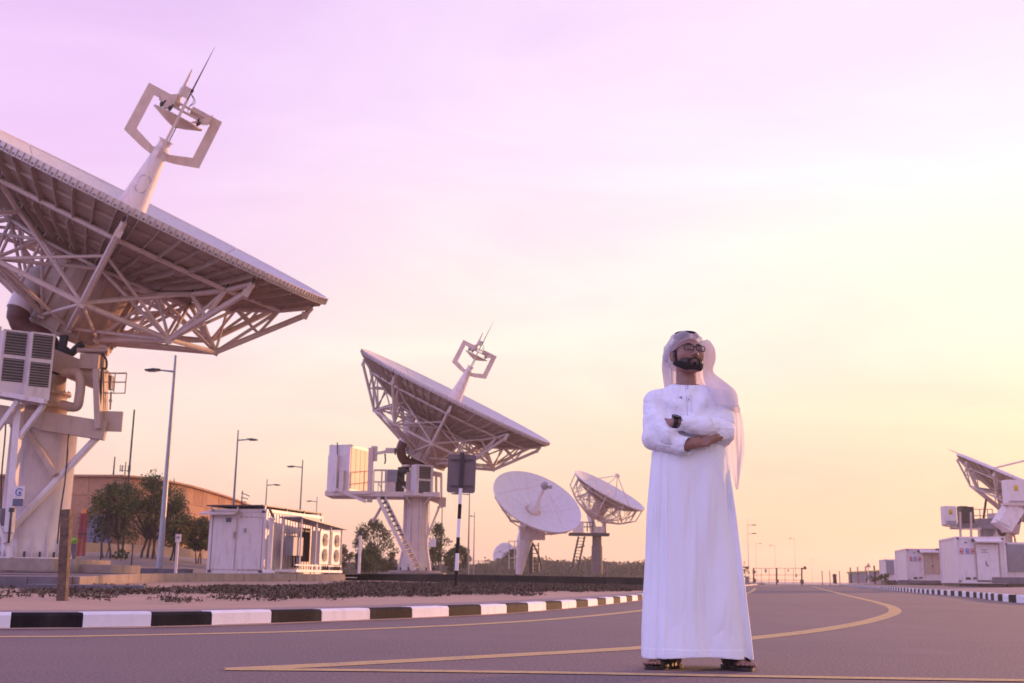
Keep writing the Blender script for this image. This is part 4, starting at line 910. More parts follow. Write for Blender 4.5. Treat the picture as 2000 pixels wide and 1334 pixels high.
# ------------------------------------------------------------------ trees
M_leaf = [pm('leaf_a', (.10, .11, .028), .6, spec=.25), pm('leaf_b', (.16, .15, .04), .6, spec=.25), pm('leaf_c', (.055, .065, .024), .6, spec=.2), pm('leaf_d', (.13, .095, .035), .6, spec=.25)]
M_bark = pm('bark', (.13, .09, .07), .9, var=.3, bump=.5, bscale=20)
def tree(px, pbase, ptop, pl_, pr_, Y, label, seed, leaf=.11, dens=1.0, stems=1, name='tree', low=.30, mats=(0, 1, 2), dense=False, stakes=0, cat='tree'):
    r = random.Random(seed); s_ = Y / FPX; base = at(px, pbase, Y); top = at(px, ptop, Y); H_ = top.z - base.z; wl = (px - pl_) * s_; wr = (pr_ - px) * s_
    t = thing(name, base, label, cat, 'trees and bushes beyond the pavement')
    tb = MB(); cl = []
    n_ = int(30 * dens) + 8
    for k in range(n_):
        u = r.uniform(-1, 1); z = r.random() ** .8; side = (wr if u > 0 else wl); shape = math.sin(min(1, (z * .86 + .16)) * math.pi) ** .55
        c_ = base + Vector((u * side * shape * 1.0, r.uniform(-.8, .8) * (wl + wr) / 2 * shape, H_ * (low + (1 - low) * z * .93)))
        cl.append((c_, r.uniform(.10, .19) * H_ * (1.25 if dense else .74)))
    for q in range(stems):
        b0 = base + Vector(((q - (stems - 1) / 2) * .14 * H_ * .5, r.uniform(-.2, .2), 0)); r0 = .022 * H_ / max(1, stems ** .4)
        fk = b0 + Vector((r.uniform(-.06, .06) * H_, 0, H_ * low * .9)); tb.path([b0 - UPZ * .1, b0.lerp(fk, .5) + Vector((r.uniform(-.02, .02) * H_, 0, 0)), fk], [r0 * 1.3, r0, r0 * .85], n=7)
        for c_, _ in cl[q::stems]:
            if r.random() < .8: tb.path([fk, fk.lerp(c_, .55) + Vector((0, 0, .05 * H_)), c_], [r0 * .55, r0 * .3, r0 * .12], n=5)
    tb.build('trunk', M_bark, t)
    for q in range(stakes):
        MB().tube(base + Vector(((q - .5) * .9, .2, 0)), base + Vector(((q - .5) * .35, .2, H_ * .3)), .03, n=5).build('stake', M_bark, t)
    m = MB(); vv = []; ff = []; mm = []
    for c_, rad in cl:
        tone = r.choice(mats)
        for _ in range(int((95 if dense else 62) * dens ** .3)):
            d = Vector((r.gauss(0, 1), r.gauss(0, 1), r.gauss(0, 1))); d.normalize(); p = c_ + d * rad * r.random() ** .45
            a = Vector((r.gauss(0, 1), r.gauss(0, 1), r.gauss(0, 1))).normalized(); b_ = a.orthogonal().normalized(); L = leaf * r.uniform(.6, 1.3); w_ = L * .42
            i0 = len(vv); vv += [p - a * L / 2, p + b_ * w_ / 2, p + a * L / 2, p - b_ * w_ / 2]; ff.append((i0, i0 + 1, i0 + 2, i0 + 3)); mm.append(tone if r.random() < .7 else r.choice(mats))
    m.v = [tuple(x) for x in vv]; m.f = ff; m.m = mm; m.sm = [False] * len(ff); m.build('crown', M_leaf, t)
    return t
tree(217, 1104, 940, 166, 268, 58, 'rounder left tree of the leafy pair before the stone building', 1, .16, 1.7, stems=3, low=.33, stakes=2)
tree(286, 1102, 928, 232, 352, 60, 'tallest tree, right of the leafy pair before the stone building', 2, .16, 1.9, stems=3, low=.30, mats=(0, 2, 0, 1), stakes=2)
tree(335, 1100, 975, 298, 372, 61, 'small yellowish tree behind the tall lamp post', 3, .15, 1.3, stems=2, low=.3, mats=(1, 3, 0))
tree(388, 1097, 1012, 362, 414, 62, 'dark bushy tree at the left corner of the left shelter', 4, .15, 1.6, stems=3, low=.28)
tree(238, 1092, 1074, 222, 250, 57, 'low round bush at the foot of the leafy pair', 5, .09, .3, low=.05, dense=True, name='bush', cat='bush')
tree(728, 1115, 1012, 692, 766, 92, 'feathery tree in front of nothing but sky, left of the second pedestal', 6, .22, 1.1, stems=3, low=.15, mats=(0, 2, 3))
tree(722, 1118, 1062, 697, 752, 90, 'dense dark bush at the foot of the feathery tree', 7, .2, .9, low=.06, dense=True, mats=(2, 0), name='bush', cat='bush')
tree(671, 1118, 1065, 652, 692, 96, 'small brownish tree right of the left shelter', 8, .2, .6, low=.2, mats=(3, 1))
tree(764, 1118, 1080, 748, 780, 96, 'round shrub between feathery tree and second pedestal', 9, .18, .4, low=.08, dense=True, mats=(0, 3), name='bush', cat='bush')
tree(852, 1118, 1022, 834, 874, 95, 'upright tree right behind the second pedestal', 10, .22, .9, stems=2, low=.2, mats=(2, 0))
tree(893, 1118, 1068, 867, 918, 98, 'round dark bush behind the striped sign pole', 11, .22, .8, low=.08, dense=True, mats=(2, 0), name='bush', cat='bush')
tree(1012, 1120, 1072, 983, 1040, 150, 'dark bush hiding part of the tiny dish', 12, .3, .7, low=.08, dense=True, mats=(2, 2, 0), name='bush', cat='bush')
tree(1730, 1136, 1120, 1712, 1728 + 8, 108, 'small dark shrub beside the smallest shelter on the right', 13, .2, .3, low=.08, dense=True, mats=(2, 2, 0), name='bush', cat='bush')
tree(1700, 1136, 1124, 1694, 1710, 108, 'tiny dark shrub under the warning triangle', 14, .2, .2, low=.08, dense=True, mats=(2, 2, 0), name='bush', cat='bush')
# distant scrub belt
r = random.Random(44); vv = []; ff = []; mm = []
for k in range(900):
    px = r.uniform(640, 1440); Y = r.uniform(138, 175); hmax = 1.1 + 1.0 * mnoise.noise(Vector((px * .03, 0, 0))) + (1.2 if px > 960 else .6); c_ = atz(px, Y, .3)
    for _ in range(38):
        p = c_ + Vector((r.gauss(0, .8), r.gauss(0, .6), r.random() ** .8 * hmax)); a = Vector((r.gauss(0, 1), r.gauss(0, 1), r.gauss(0, 1))).normalized(); b_ = a.orthogonal().normalized(); L = .42 * r.uniform(.5, 1.2)
        i0 = len(vv); vv += [p - a * L / 2, p + b_ * L * .3, p + a * L / 2, p - b_ * L * .3]; ff.append((i0, i0 + 1, i0 + 2, i0 + 3)); mm.append(r.choice((0, 3, 3, 1)))
m = MB(); m.v = [tuple(x) for x in vv]; m.f = ff; m.m = mm; m.sm = [False] * len(ff); tag(m.build('scrub_belt', M_leaf), 'belt of brownish scrub along the horizon behind the antennas', 'scrub', kind='stuff')
sh = thing('lime_shrub', at(146, 1085, 56), 'small lime green shrub on a grey block left of the red lattice column', 'shrub')
MB().box(at(143, 1080, 56), (.42, .4, .9)).build('grey_block', M_concd, sh)
m = MB(); r = random.Random(9); M_lime = pm('lime_leaf', (.35, .62, .06), .5)
for _ in range(160):
    p = at(146, 1058, 56) + Vector((r.gauss(0, .14), r.gauss(0, .12), r.gauss(0, .08))); a = Vector((r.gauss(0, 1), r.gauss(0, 1), r.gauss(0, 1))).normalized() * .06; b_ = a.orthogonal() * .5; m.add([p - a, p + b_, p + a, p - b_], [(0, 1, 2, 3)])
m.build('leaves', M_lime, sh)

# ------------------------------------------------------------------ small left things
M_red = pm('red_paint', (.42, .04, .035), .5); M_orange = pm('orange_cap', (.75, .22, .04), .5)
rl = thing('lattice_column', at(158, 1084, 55), 'narrow red lattice column with an orange top, between wooden post and trees', 'lattice mast')
pb, pt = at(157, 1086, 55), at(165, 1003, 55); pt = Vector((pb.x, pb.y, pt.z)); hw = .14
m = MB()
for sx in (-1, 1):
    for sy in (-1, 1): m.tube(pb + Vector((sx * hw, sy * hw, 0)), pt + Vector((sx * hw * .8, sy * hw * .8, 0)), .028, n=5)
m.build('leg_tubes', M_red, rl)
m = MB(); k = 16
for i in range(k):
    a = pb.lerp(pt, i / k); c_ = pb.lerp(pt, (i + 1) / k)
    for (sx, sy, ex, ey) in ((-1, -1, 1, -1), (1, -1, 1, 1), (-1, 1, 1, 1), (-1, -1, -1, 1)):
        m.tube(a + Vector((sx * hw, sy * hw, 0)), c_ + Vector((ex * hw, ey * hw, 0)), .014, n=4); m.tube(a + Vector((ex * hw, ey * hw, 0)), c_ + Vector((sx * hw, sy * hw, 0)), .014, n=4)
m.build('lacing', M_red, rl)
MB().lathe(pt, UPZ, [(.12, 0), (.11, .18), (.04, .24)], 10).build('cap', M_orange, rl)
MB().box(pb.lerp(pt, .52), (.32, .32, .1)).build('collar', M_rust, rl)
M_wood = pm('weathered_wood', (.20, .125, .085), .85, var=.35, scale=14, bump=.6, bscale=50, dirt=((.07, .05, .045), .6))
a, b_ = gnd(123, 1174, .12), None; b_ = at(131, 996, a.y + .1); wp = MB(); wp.bar(a - UPZ * .2, b_, .10, .10, (0, 1, 0)); tag(wp.build('wooden_post', M_wood), 'weathered square wooden post standing in the sand near the left edge', 'post')
fn = thing('wire_fence', atz(225, 44, .42), 'low wire fence on two thin dark posts before the leafy trees', 'fence')
fp = [at(px, 1062, 44) for px in (140, 199, 260, 322)]
for p in fp[1:3]: MB().tube((p.x, 44, .42), (p.x, 44, p.z), .03, n=6).build('fence_post', M_dark, fn)
for k in range(4): m = MB(); m.tube((fp[1].x, 44, .6 + k * .28), (fp[2].x, 44, .6 + k * .28), .004, n=4); m.build('wire', M_galv, fn)
mp_ = thing('marker_post', atz(347, 41, .44), 'thin white post with a small plate, right of the tall lamp post', 'post')
p = at(349, 1050, 41); MB().bar((p.x - .02, 41, .44), (p.x - .02, 41, p.z), .09, .06, (0, 1, 0)).build('post', M_white, mp_)
o = MB().box((p.x, 40.95, p.z - .02), (.20, .03, .28)).build('plate', M_white, mp_); MB().box((p.x, 40.93, p.z), (.11, .01, .08)).build('plate_mark', M_grey, o)
bo = thing('bollard_light', atz(702, 60, .5), 'white post with a dark lamp head left of the second antenna stairs', 'bollard')
p = at(704, 1046, 60); MB().tube((p.x, 60, .5), (p.x, 60, p.z), .075, n=10).build('post', M_white, bo); MB().lathe((p.x, 60, p.z), UPZ, [(.08, 0), (.13, .05), (.13, .2), (.06, .25)], 12).build('lamp_head', M_dark, bo)
cb_ = thing('concrete_block', at(30, 1108, 30.5), 'pale concrete step left of the wooden post under the big pedestal', 'block')
MB().box(at(20, 1102, 30.2), (2.6, 1.0, .30)).build('block', M_conc, cb_)

# sign seen from behind
sn = thing('traffic_sign', gnd(890, 1147, .17), 'grey back of a square traffic sign on a leaning black and white striped pole', 'traffic sign')
ys = gnd(890, 1147, .17).y
M_sign = pm('sign_back', (.155, .11, .12), .5, metal=.2, var=.1)
pa, pb2 = gnd(890, 1147, .17) , at(903.5, 884, ys - .02)
cuts = [1147, 1115, 1082, 1051, 1015, 986, 955]
pts_ = [pa] + [pa.lerp(pb2, (1147 - c_) / (1147 - 884)) for c_ in cuts[1:]]
for i, (p, q) in enumerate(zip(pts_, pts_[1:])): MB().tube(p, q, .052, n=12).build('pole_band', [M_kb, M_kw][i % 2], sn)
MB().bar(pts_[-1], pb2, .11, .06, (0, 1, 0)).build('channel_post', M_rubber, sn)
cs = at(901.5, 925, ys + .06); w_, h_ = 55 * ys / FPX, 75 * ys / FPX; rc = .07; pl_ = []
for (sx, sz) in ((1, 1), (-1, 1), (-1, -1), (1, -1)):
    for k in range(5):
        t0 = {(1, 1): 0, (-1, 1): 90, (-1, -1): 180, (1, -1): 270}[(sx, sz)] + k * 22.5; pl_.append((sx * (w_ / 2 - rc) + rc * math.cos(RAD(t0)), sz * (h_ / 2 - rc) + rc * math.sin(RAD(t0))))
MB().prism(pl_, lambda u, v, t: cs + Vector((u * 1.0 + v * .02, t, v - u * .015)), -.012, .012).build('sign_panel', M_sign, sn)
for py in (898, 949): c_ = at(901.5, py, ys - .02); MB().box(c_, (w_ * .82, .035, .035)).build('bracket', M_dark, sn)

# far chain link fence
ff_ = thing('chain_link_fence', atz(950, 118, .4), 'long faint chain link fence in front of the far scrub', 'fence')
M_fence = pm('fence_wire', (.28, .22, .22), .6)
xs_ = list(range(640, 1440, 42))
for px in xs_: p = atz(px, 118, .4); MB().tube(p, p + UPZ * 1.75, .045, n=5).build('fence_post', M_fence, ff_)
for (pa_, pb_) in zip(xs_, xs_[1:]):
    m = MB(); a, c_ = atz(pa_, 118, .4), atz(pb_, 118, .4); k = 14
    for i in range(-k, k):
        x0_, x1_ = i / k, i / k + .7
        for s_ in (0, 1):
            u0, u1 = max(0, x0_), min(1, x1_)
            if u1 <= u0: continue
            h0, h1 = (u0 - x0_) / .7, (u1 - x0_) / .7
            if s_: h0, h1 = 1 - h0, 1 - h1
            m.tube(a.lerp(c_, u0) + UPZ * 1.7 * h0, a.lerp(c_, u1) + UPZ * 1.7 * h1, .007, n=3, caps=False)
    m.tube(a + UPZ * 1.72, c_ + UPZ * 1.72, .02, n=4); m.build('mesh_panel', M_fence, ff_)
for i, (px, Y) in enumerate(((1606, 150), (1621, 150), (1640, 150))):
    o = MB().tube(atz(px, Y, 0), atz(px, Y, 1.9), .06, n=5).build('fence_post', M_fence); tag(o, ['first slim fence post right of the gate', 'second slim fence post right of the gate', 'third slim fence post right of the gate'][i], 'post', 'fence posts right of the gate')

# ------------------------------------------------------------------ gate at the road end
YG = 150
gt = thing('road_gate', atz(1518, YG, 0), 'wide wire gate across the far end of the road', 'gate')
def ag(px, py): return at(px, py, YG)
for px in (1472, 1517, 1566): MB().tube(Z(ag(px, 1137), 0), ag(px, 1109), .11, n=7).build('gate_post', M_dark, gt)
for px, py, w_, h_ in ((1472.5, 1117, .35, .35), (1473, 1134, .35, .5), (1518, 1135, .3, .4), (1566, 1136, .4, .5)): MB().box(ag(px, py) + Vector((0, -.1, 0)), (w_, .3, h_)).build('gate_hinge', M_dark, gt)
for (xa, xb) in ((1472, 1517), (1517, 1566)):
    m = MB()
    for py in (1110, 1123, 1133): m.tube(ag(xa, py), ag(xb, py), .04, n=4)
    k = 3
    for i in range(1, k): m.tube(ag(xa + (xb - xa) * i / k, 1110), Z(ag(xa + (xb - xa) * i / k, 1136), .1), .035, n=4)
    m.build('gate_leaf', M_fence, gt)
for px, py, w_, h_ in ((1495, 1115, .25, .45), (1539, 1114, .16, .35), (1554.5, 1124, .2, .4)): MB().box(ag(px, py) + Vector((0, -.12, 0)), (w_, .05, h_)).build('gate_notice', M_grey, gt)
m = MB(); m.tube(ag(1566, 1112), ag(1571, 1109), .09, n=6); m.lathe(ag(1570, 1110.5), ag(1574, 1108) - ag(1570, 1110.5), [(.12, 0), (.22, .1), (.22, .3), (.1, .36)], 10); m.build('gate_floodlight', M_dark, gt)
m = MB(); m.box(at(1460, 1109, 148) + Vector((-.1, -.1, 0)), (.4, .3, .35)); tag(m.build('camera_box', M_dark), 'small dark box on the two armed lamp post', 'box')
m = MB(); m.box(at(1458, 1127, 148), (.7, .4, .16)); m.box(at(1459, 1133, 148), (.4, .3, .8)); tag(m.build('cabinet', M_grey), 'small grey roadside cabinet at the foot of the two armed lamp post', 'cabinet')
MB().box(Z(atz(1463, 140, 0), .10), (3.6, .7, .24)).build('gate_kerb', M_conc, kind='structure')
mn = MB(); p = atz(1630.5, 112, .3); mn.tube(p, p + UPZ * .65, .2, .18, n=8); mn.lathe(p + UPZ * .65, UPZ, [(.22, 0), (.22, .2), (.08, .3)], 8); tag(mn.build('bollard', M_dark), 'short dark bollard on the right verge before the far low building', 'bollard')

# ------------------------------------------------------------------ warning triangle and low far building
tr_ = thing('warning_sign', atz(1694, 95, .35), 'red bordered warning triangle on a white post before the far low building', 'traffic sign')
p = at(1695.5, 1104.5, 95); MB().tube((p.x - .05, 95, .35), (p.x, 95, p.z), .05, n=8).build('post', M_white, tr_)
s_ = .19; T_ = [(0, s_ * 1.15), (-s_ * 1.1, -s_ * .75), (s_ * 1.1, -s_ * .75)]
o = MB().prism(T_, lambda u, v, t: p + Vector((u, -.07 + t, v)), -.01, .01).build('sign_panel', M_red, tr_)
MB().prism([(u * .5, v * .5) for u, v in T_], lambda u, v, t: p + Vector((u, -.09 + t, v)), -.005, .005).build('sign_field', M_white, o)
MB().box((p.x - .03, 94.95, .9), (.3, .1, .35)).build('post_box', M_grey, tr_)
lb = thing('low_building', atz(1695, 125, .3), 'long low pinkish building with a mustard roof edge, far right of the gate', 'building')
c0, c1 = atz(1657, 150, .3), atz(1740, 118, .3); H0, H1 = at(1657, 1119.5, 150).z, at(1740, 1114.5, 118).z
M_pink = pm('pink_render', (.45, .30, .28), .85, var=.08); M_must = pm('mustard_edge', (.42, .32, .08), .6)
m = MB(); t = (c1 - c0).normalized(); nn = Vector((-t.y, t.x, 0)); nn = nn if nn.x > 0 else -nn; vs = [c0, c1, Z(c1, H0), Z(c0, H0)]; vs += [v_ + nn * 9 for v_ in vs]; m.add(vs, [(0, 1, 2, 3), (4, 5, 6, 7), (0, 1, 5, 4), (2, 3, 7, 6), (1, 2, 6, 5), (0, 3, 7, 4)]); m.build('wall', M_pink, lb)
m = MB(); m.bar(Z(c0, H0 + .08) - nn * .05, Z(c1, H0 + .08) - nn * .05, .3, .18); m.build('roof_edge', M_must, lb)
for i in range(5): q = c0.lerp(c1, .1 + .2 * i); MB().bar(q - nn * .12, Z(q, H0 + .7) - nn * .12, .14, .14, (0, 1, 0)).build('pilaster', M_dark if i in (0, 3) else M_pink, lb)
for i in (1.2, 2.1, 3.4): q = c0.lerp(c1, .2 * i); MB().box(Z(q, 1.2) - nn * .06, (.05, 1.6, 1.1)).build('window', M_grey, lb)

# ------------------------------------------------------------------ shelters
def shelter(px0, px1, pbot, ptop, Y, rz, depth, label):
    """front face from px0 to px1; returns thing and a placing function (u along front 0..1, v height 0..1, out)"""
    p0 = atz(px0, Y, 0); s_ = Y / FPX; zb = at(px0, pbot, Y).z; zt = at(px0, ptop, Y).z; u = Vector((math.cos(rz), math.sin(rz), 0)); w = Vector((-math.sin(rz), math.cos(rz), 0))
    q = ray(px1, 1130); # intersect the front line with the column px1
    L = (q.x / q.y * p0.y - p0.x) / (u.x - u.y * q.x / q.y)
    t = thing('equipment_shelter', (p0.x, p0.y, zb), label, 'container')
    H_ = zt - zb
    def P(a, v, out_=0): return Z(p0, zb) + u * (a * L) + UPZ * (v * H_) - w * out_
    M_rot = Matrix((u, w, UPZ)).transposed()
    MB().box(P(.5, .5) + w * depth / 2, (L, depth, H_), M_rot).build('body', M_white, t)
    MB().box(Z(P(.5, 0), (zb + .30) / 2) + w * depth / 2, (L * .97, depth * .97, zb - .302), M_rot).build('skid', M_dark, t)
    m = MB()
    for a in (0, 1):
        for d in (0, 1): m.box(P(a, .5) + w * depth * d, (.12, .12, H_ + .04), M_rot)
    for v in (0, 1):
        for d in (0, 1): m.box(P(.5, v) + w * depth * d, (L + .13, .10, .12), M_rot)
        for a in (0, 1): m.box(P(a, v) + w * depth / 2, (.10, depth, .12), M_rot)
    m.build('corner_frame', M_white, t)
    for a in (0, 1):
        for v in (0, 1): MB().box(P(.03 + .94 * a, .02 + .96 * v, .065), (.14, .02, .09), M_rot).build('corner_casting', M_dark, t)
    return t, P, M_rot, u, w, L, H_
# left shelter with shade roof
t, P, MR, u, w, L, H_ = shelter(406, 512, 1117.5, 997, 45.0, -.255, 5.3, 'white container shelter with a thin dark shade roof and cooling units on its side')
zb_ = P(0, 0).z
m = MB(); m.box(P(.47, 1.075) + w * 2.6, (L * 1.06, 5.7, .05), MR); m.build('shade_roof', M_dark, t)
for a in (0.0, .5, 1.0):
    for d in (-.1, 1.8, 3.5, 5.2): MB().box(P(a, 1.035) + w * d, (.06, .06, .20), MR).build('roof_prop', M_dark if d > 0 else M_white, t)
m = MB(); m.prism([(0, .16), (-.03, .1), (.55, -.02), (.55, .04)], lambda a, v, x: P(0, .93) - w * a + u * x + UPZ * v, -.28, .52 * L); m.build('door_awning', M_steel, t)
do = MB().box(P(.26, .46, .03), (L * .42, .05, H_ * .82), MR).build('door', M_white, t)
MB().box(P(.33, .845, .07), (.22, .03, .17), MR).build('door_window', M_slate, do); MB().box(P(.455, .60, .09), (.05, .06, .26), MR).build('door_handle', M_cream, do)
d2 = MB().box(P(.74, .47, .03), (L * .44, .05, H_ * .84), MR).build('hatch_door', M_white, t)
MB().tube(P(.64, .71, .1), P(.64, .65, .1), .06, n=8).build('lock', M_galv, d2)
m = MB()
for v in (.05, .89):
    for a in (.56, .66, .75, .84, .92): m.box(P(a, v, .065), (.12, .02, .035), MR)
m.build('hinges', M_cream, d2)
# corrugation on the sunny side
for i in range(20): MB().box(P(1, .5) + w * (.25 + i * .252) + u * .012, (.03, .13, H_ * .93), MR).build('side_rib', M_white, t)
# cooling frame beside the shelter
fr = thing('cooling_frame', P(1, 0) + u * 1.2 + w * 1.5, 'white pipe frame holding cooling units beside the sunlit wall of the left shelter', 'frame')
F_ = lambda a, d, z: P(1, 0) + u * (a - .42) + w * (d * .90) + UPZ * z
for (a, d, zt) in ((1.05, .3, 2.15), (1.05, 1.9, 2.0), (1.05, 3.4, 1.95), (1.75, .5, 2.1), (1.75, 2.1, 2.0), (1.75, 3.7, 1.95), (1.75, 5.0, 1.85)): MB().tube(F_(a, d, 0), F_(a, d, zt), .035, n=8).build('frame_post', M_white, fr)
MB().tube(F_(.85, -.35, 0), F_(.85, -.35, 2.05), .085, n=10).build('thick_post', M_white, fr)
m = MB(); m.lathe(F_(.85, -.35, 0), UPZ, [(.25, 0), (.2, .08), (.09, .14)], 10); m.lathe(F_(.85, -.35, 2.0), UPZ, [(.1, 0), (.14, .06), (.1, .12)], 10); m.build('post_fittings', M_white, fr)
m = MB(); m.bar(F_(.9, -.3, 2.12), F_(.82, -.6, 2.45), .09, .05); m.build('small_aerial', M_dark, fr)
m = MB(); m.bar(F_(1.4, .2, 2.16), F_(1.4, 5.3, 1.88), 1.0, .05); m.build('frame_roof', M_grey, fr)
m = MB(); m.bar(F_(1.4, 0, .1), F_(1.4, 5.0, .1), .9, .1); m.bar(F_(1.78, 0, .32), F_(1.78, 5.0, .32), .05, .05); m.build('frame_base', M_white, fr)
kb_ = MB().box(F_(1.15, 1.3, 1.05), (.35, .9, .72), MR).build('control_box', M_grey, fr)
m = MB()
for k in range(3): m.path(crom([F_(1.2, 1.1 + .25 * k, .7), F_(1.25, 1.0 + .3 * k, .5), F_(1.15, 1.2 + .3 * k, .25)], 4), .045, n=6)
m.build('pipework', M_rubber, kb_)
MB().box(F_(1.05, 2.5, 1.15), (.10, .9, 1.35), MR).build('black_filter_panel', M_rubber, fr)
M_ac = pm('condenser_paint', (.74, .66, .58), .45, var=.04)
for i, d in enumerate((3.15, 4.5)):
    cu = MB().box(F_(1.55, d, 1.05), (.38, .98, 1.35), MR).build('condenser', M_ac, fr)
    for j in range(2):
        c_ = F_(1.75, d, .75 + .62 * j); m = MB(); m.tube(c_ - u * .02, c_ + u * .01, .25, n=20); m.build('fan_opening', M_dark, cu)
        m = MB()
        for rr2 in (.08, .14, .20, .26):
            for k in range(16): a_, b2_ = 2 * math.pi * k / 16, 2 * math.pi * (k + 1) / 16; m.tube(c_ + u * .03 + w * (rr2 * math.cos(a_)) + UPZ * (rr2 * math.sin(a_)), c_ + u * .03 + w * (rr2 * math.cos(b2_)) + UPZ * (rr2 * math.sin(b2_)), .008, n=3, caps=False)
        m.build('fan_guard', M_galv, cu)
    m = MB()
    for k in range(3): m.path(crom([F_(1.75, d - .3 + .25 * k, .36), F_(1.82, d - .25 + .25 * k, .25), F_(1.7, d - .1 + .25 * k, .15)], 4), .035, n=5)
    m.build('pipework', M_rubber, cu)
tk = thing('water_tank', P(1, 0) + u * 5.4 + w * 4.4, 'pale water tank standing between the left shelter and the second antenna, out of sight', 'tank') if False else None

# right shelters
M_sred = pm('notice_red', (.55, .05, .06), .5); M_sblue = pm('notice_blue', (.06, .12, .50), .5)
def right_shelter(px0, px1, pbot, ptop, Y, rz, depth, label, awn, door, notices=True, detail=True):
    t, P, MR, u, w, L, H_ = shelter(px0, px1, pbot, ptop, Y, rz, depth, label)
    if notices:
        for k, (a, mt) in enumerate(((notices[0], M_sred), (notices[1], M_sblue), (notices[2], M_sred))):
            o = MB().box(P(a, .70, .07), (.17, .02, .30), MR).build('notice', mt, t); m = MB()
            if k == 1:
                for j in range(4): m.box(P(a, .70, .085) + UPZ * (.10 - .065 * j), (.13, .01, .025), MR)
            else:
                m.tube(P(a, .70, .085) + UPZ * .03 + w * .0, P(a, .70, .085) + UPZ * .13, .06, .01, n=3); m.box(P(a, .70, .085) - UPZ * .08, (.13, .01, .03), MR)
            m.build('notice_print', M_white, o)
        m = MB(); a = notices[1] - .02; m.tube(P(a, .90, .07), P(a, .925, .07), .035, .008, n=3); m.box(P(a, .885, .07), (.17, .015, .05), MR); m.build('small_logo', M_slate, t)
        for k in range(2): MB().box(P(notices[0] + .10 + .15 * k, .085 + .01 * k, .07), (.26 - .03 * k, .02, .13 - .03 * k), MR).build('vent', M_rubber, t)
    if awn:
        a0, a1 = awn; m = MB(); m.prism([(0, .22), (.0, .14), (.62, -.03), (.62, .05)], lambda q, v, x: P(a0, .90) - w * q + u * x + UPZ * v, 0, (a1 - a0) * L); m.build('door_awning', M_white, t)
        MB().lathe(P(a0 - .03, .90, .2), UPZ, [(.07, 0), (.09, .05), (.09, .15), (.04, .2)], 8).build('entrance_lamp', M_dark, t)
    if door:
        a0, a1 = door; fr = MB()
        for a in (a0 - .015, a1 + .015): fr.box(P(a, .44, .05), (.05, .06, H_ * .84), MR)
        fr.box(P((a0 + a1) / 2, .86, .055), ((a1 - a0 + .03) * L, .06, .05), MR)
        fr.build('door_frame', M_cream, t)
        d = MB().box(P((a0 + a1) / 2, .45, .04), ((a1 - a0) * L * .97, .06, H_ * .80), MR).build('door', M_white, t)
        MB().box(P((a0 + a1) / 2, .035, .07), ((a1 - a0) * L, .06, .07), MR).build('door_sill', M_dark, d)
        c_ = P(a0 + (a1 - a0) * .42, .42, .12); m = MB(); m.path([c_ + UPZ * .16, c_ - UPZ * .05, c_ + u * .1 - UPZ * .14], .025, n=6); m.build('door_handle', M_slate, d)
        m = MB(); r2 = random.Random(3)
        for j, (n_, wd) in enumerate(((7, .42), (3, .16), (7, .40))):
            for k in range(n_): m.box(P(a0 + (a1 - a0) * .38, .735 - j * .033, .075) + u * ((k + .5) / n_ - .5) * wd, (wd / n_ * .62, .01, .035 + .01 * r2.random()), MR)
        m.build('door_lettering', M_slate, d)
    return t, P, MR, u, w, L, H_
right_shelter(1872, 1966, 1137, 1050, 67, -.2, 5.5, 'largest white equipment shelter at the right edge, with door, awning and three notices', (.37, .93), (.40, .87), (.10, .22, .33))
t, P, MR, u, w, L, H_ = right_shelter(1773, 1842, 1134, 1073, 86, -.2, 6.0, 'middle white shelter on the right with three notices and double grey doors', (.37, .90), None, (.12, .24, .36))
for k in range(2): MB().box(P(.60 + .24 * k, .56, .05), (L * .22, .06, H_ * .66), MR).build('grey_door', M_cream, t)
MB().box(P(.44, .5, .06), (L * .07, .05, H_ * .8), MR).build('door_post', M_white, t); MB().tube(P(.72, .5, .1), P(.72, .44, .1), .04, n=6).build('door_handle', M_dark, t); MB().box(P(.95, .97), (.6, .3, .3), MR).build('roof_unit', M_slate, t)
t, P, MR, u, w, L, H_ = right_shelter(1731, 1757, 1132, 1093.5, 108, -.2, 4.5, 'smallest shelter at the left end of the right row, dull upper panel and white base', None, None, None)
MB().box(P(.40, .62, .05), (L * .74, .06, H_ * .72), MR).build('grey_panel', M_grey, t); MB().box(P(.68, .5, .12), (.14, .12, H_ * .95), MR).build('white_post', M_white, t)
t, P, MR, u, w, L, H_ = right_shelter(1966.5, 2060, 1137, 1061, 69, -.2, 5.0, 'grey panelled shelter cut off by the right edge of the picture', None, None, None)
for k in range(3): MB().box(P(.19 + .31 * k, .62, .05), (L * .30, .06, H_ * .70), MR).build('grey_panel', M_grey, t)
MB().tube(P(-.03, .82, .3), P(-.03, .76, .3), .08, n=8).build('wall_lamp', M_dark, t)
m = MB(); m.box(at(1828, 1137, 80), (5.0, 1.5, .22), -.2); tag(m.build('dark_slab', M_concd), 'long dark low slab in front of the middle right shelter', 'slab')
m = MB(); m.box(at(1985, 1134, 64), (2.4, .8, .35), -.2); tag(m.build('concrete_step', M_concd), 'grey step at the base of the shelter cut by the right edge', 'step')
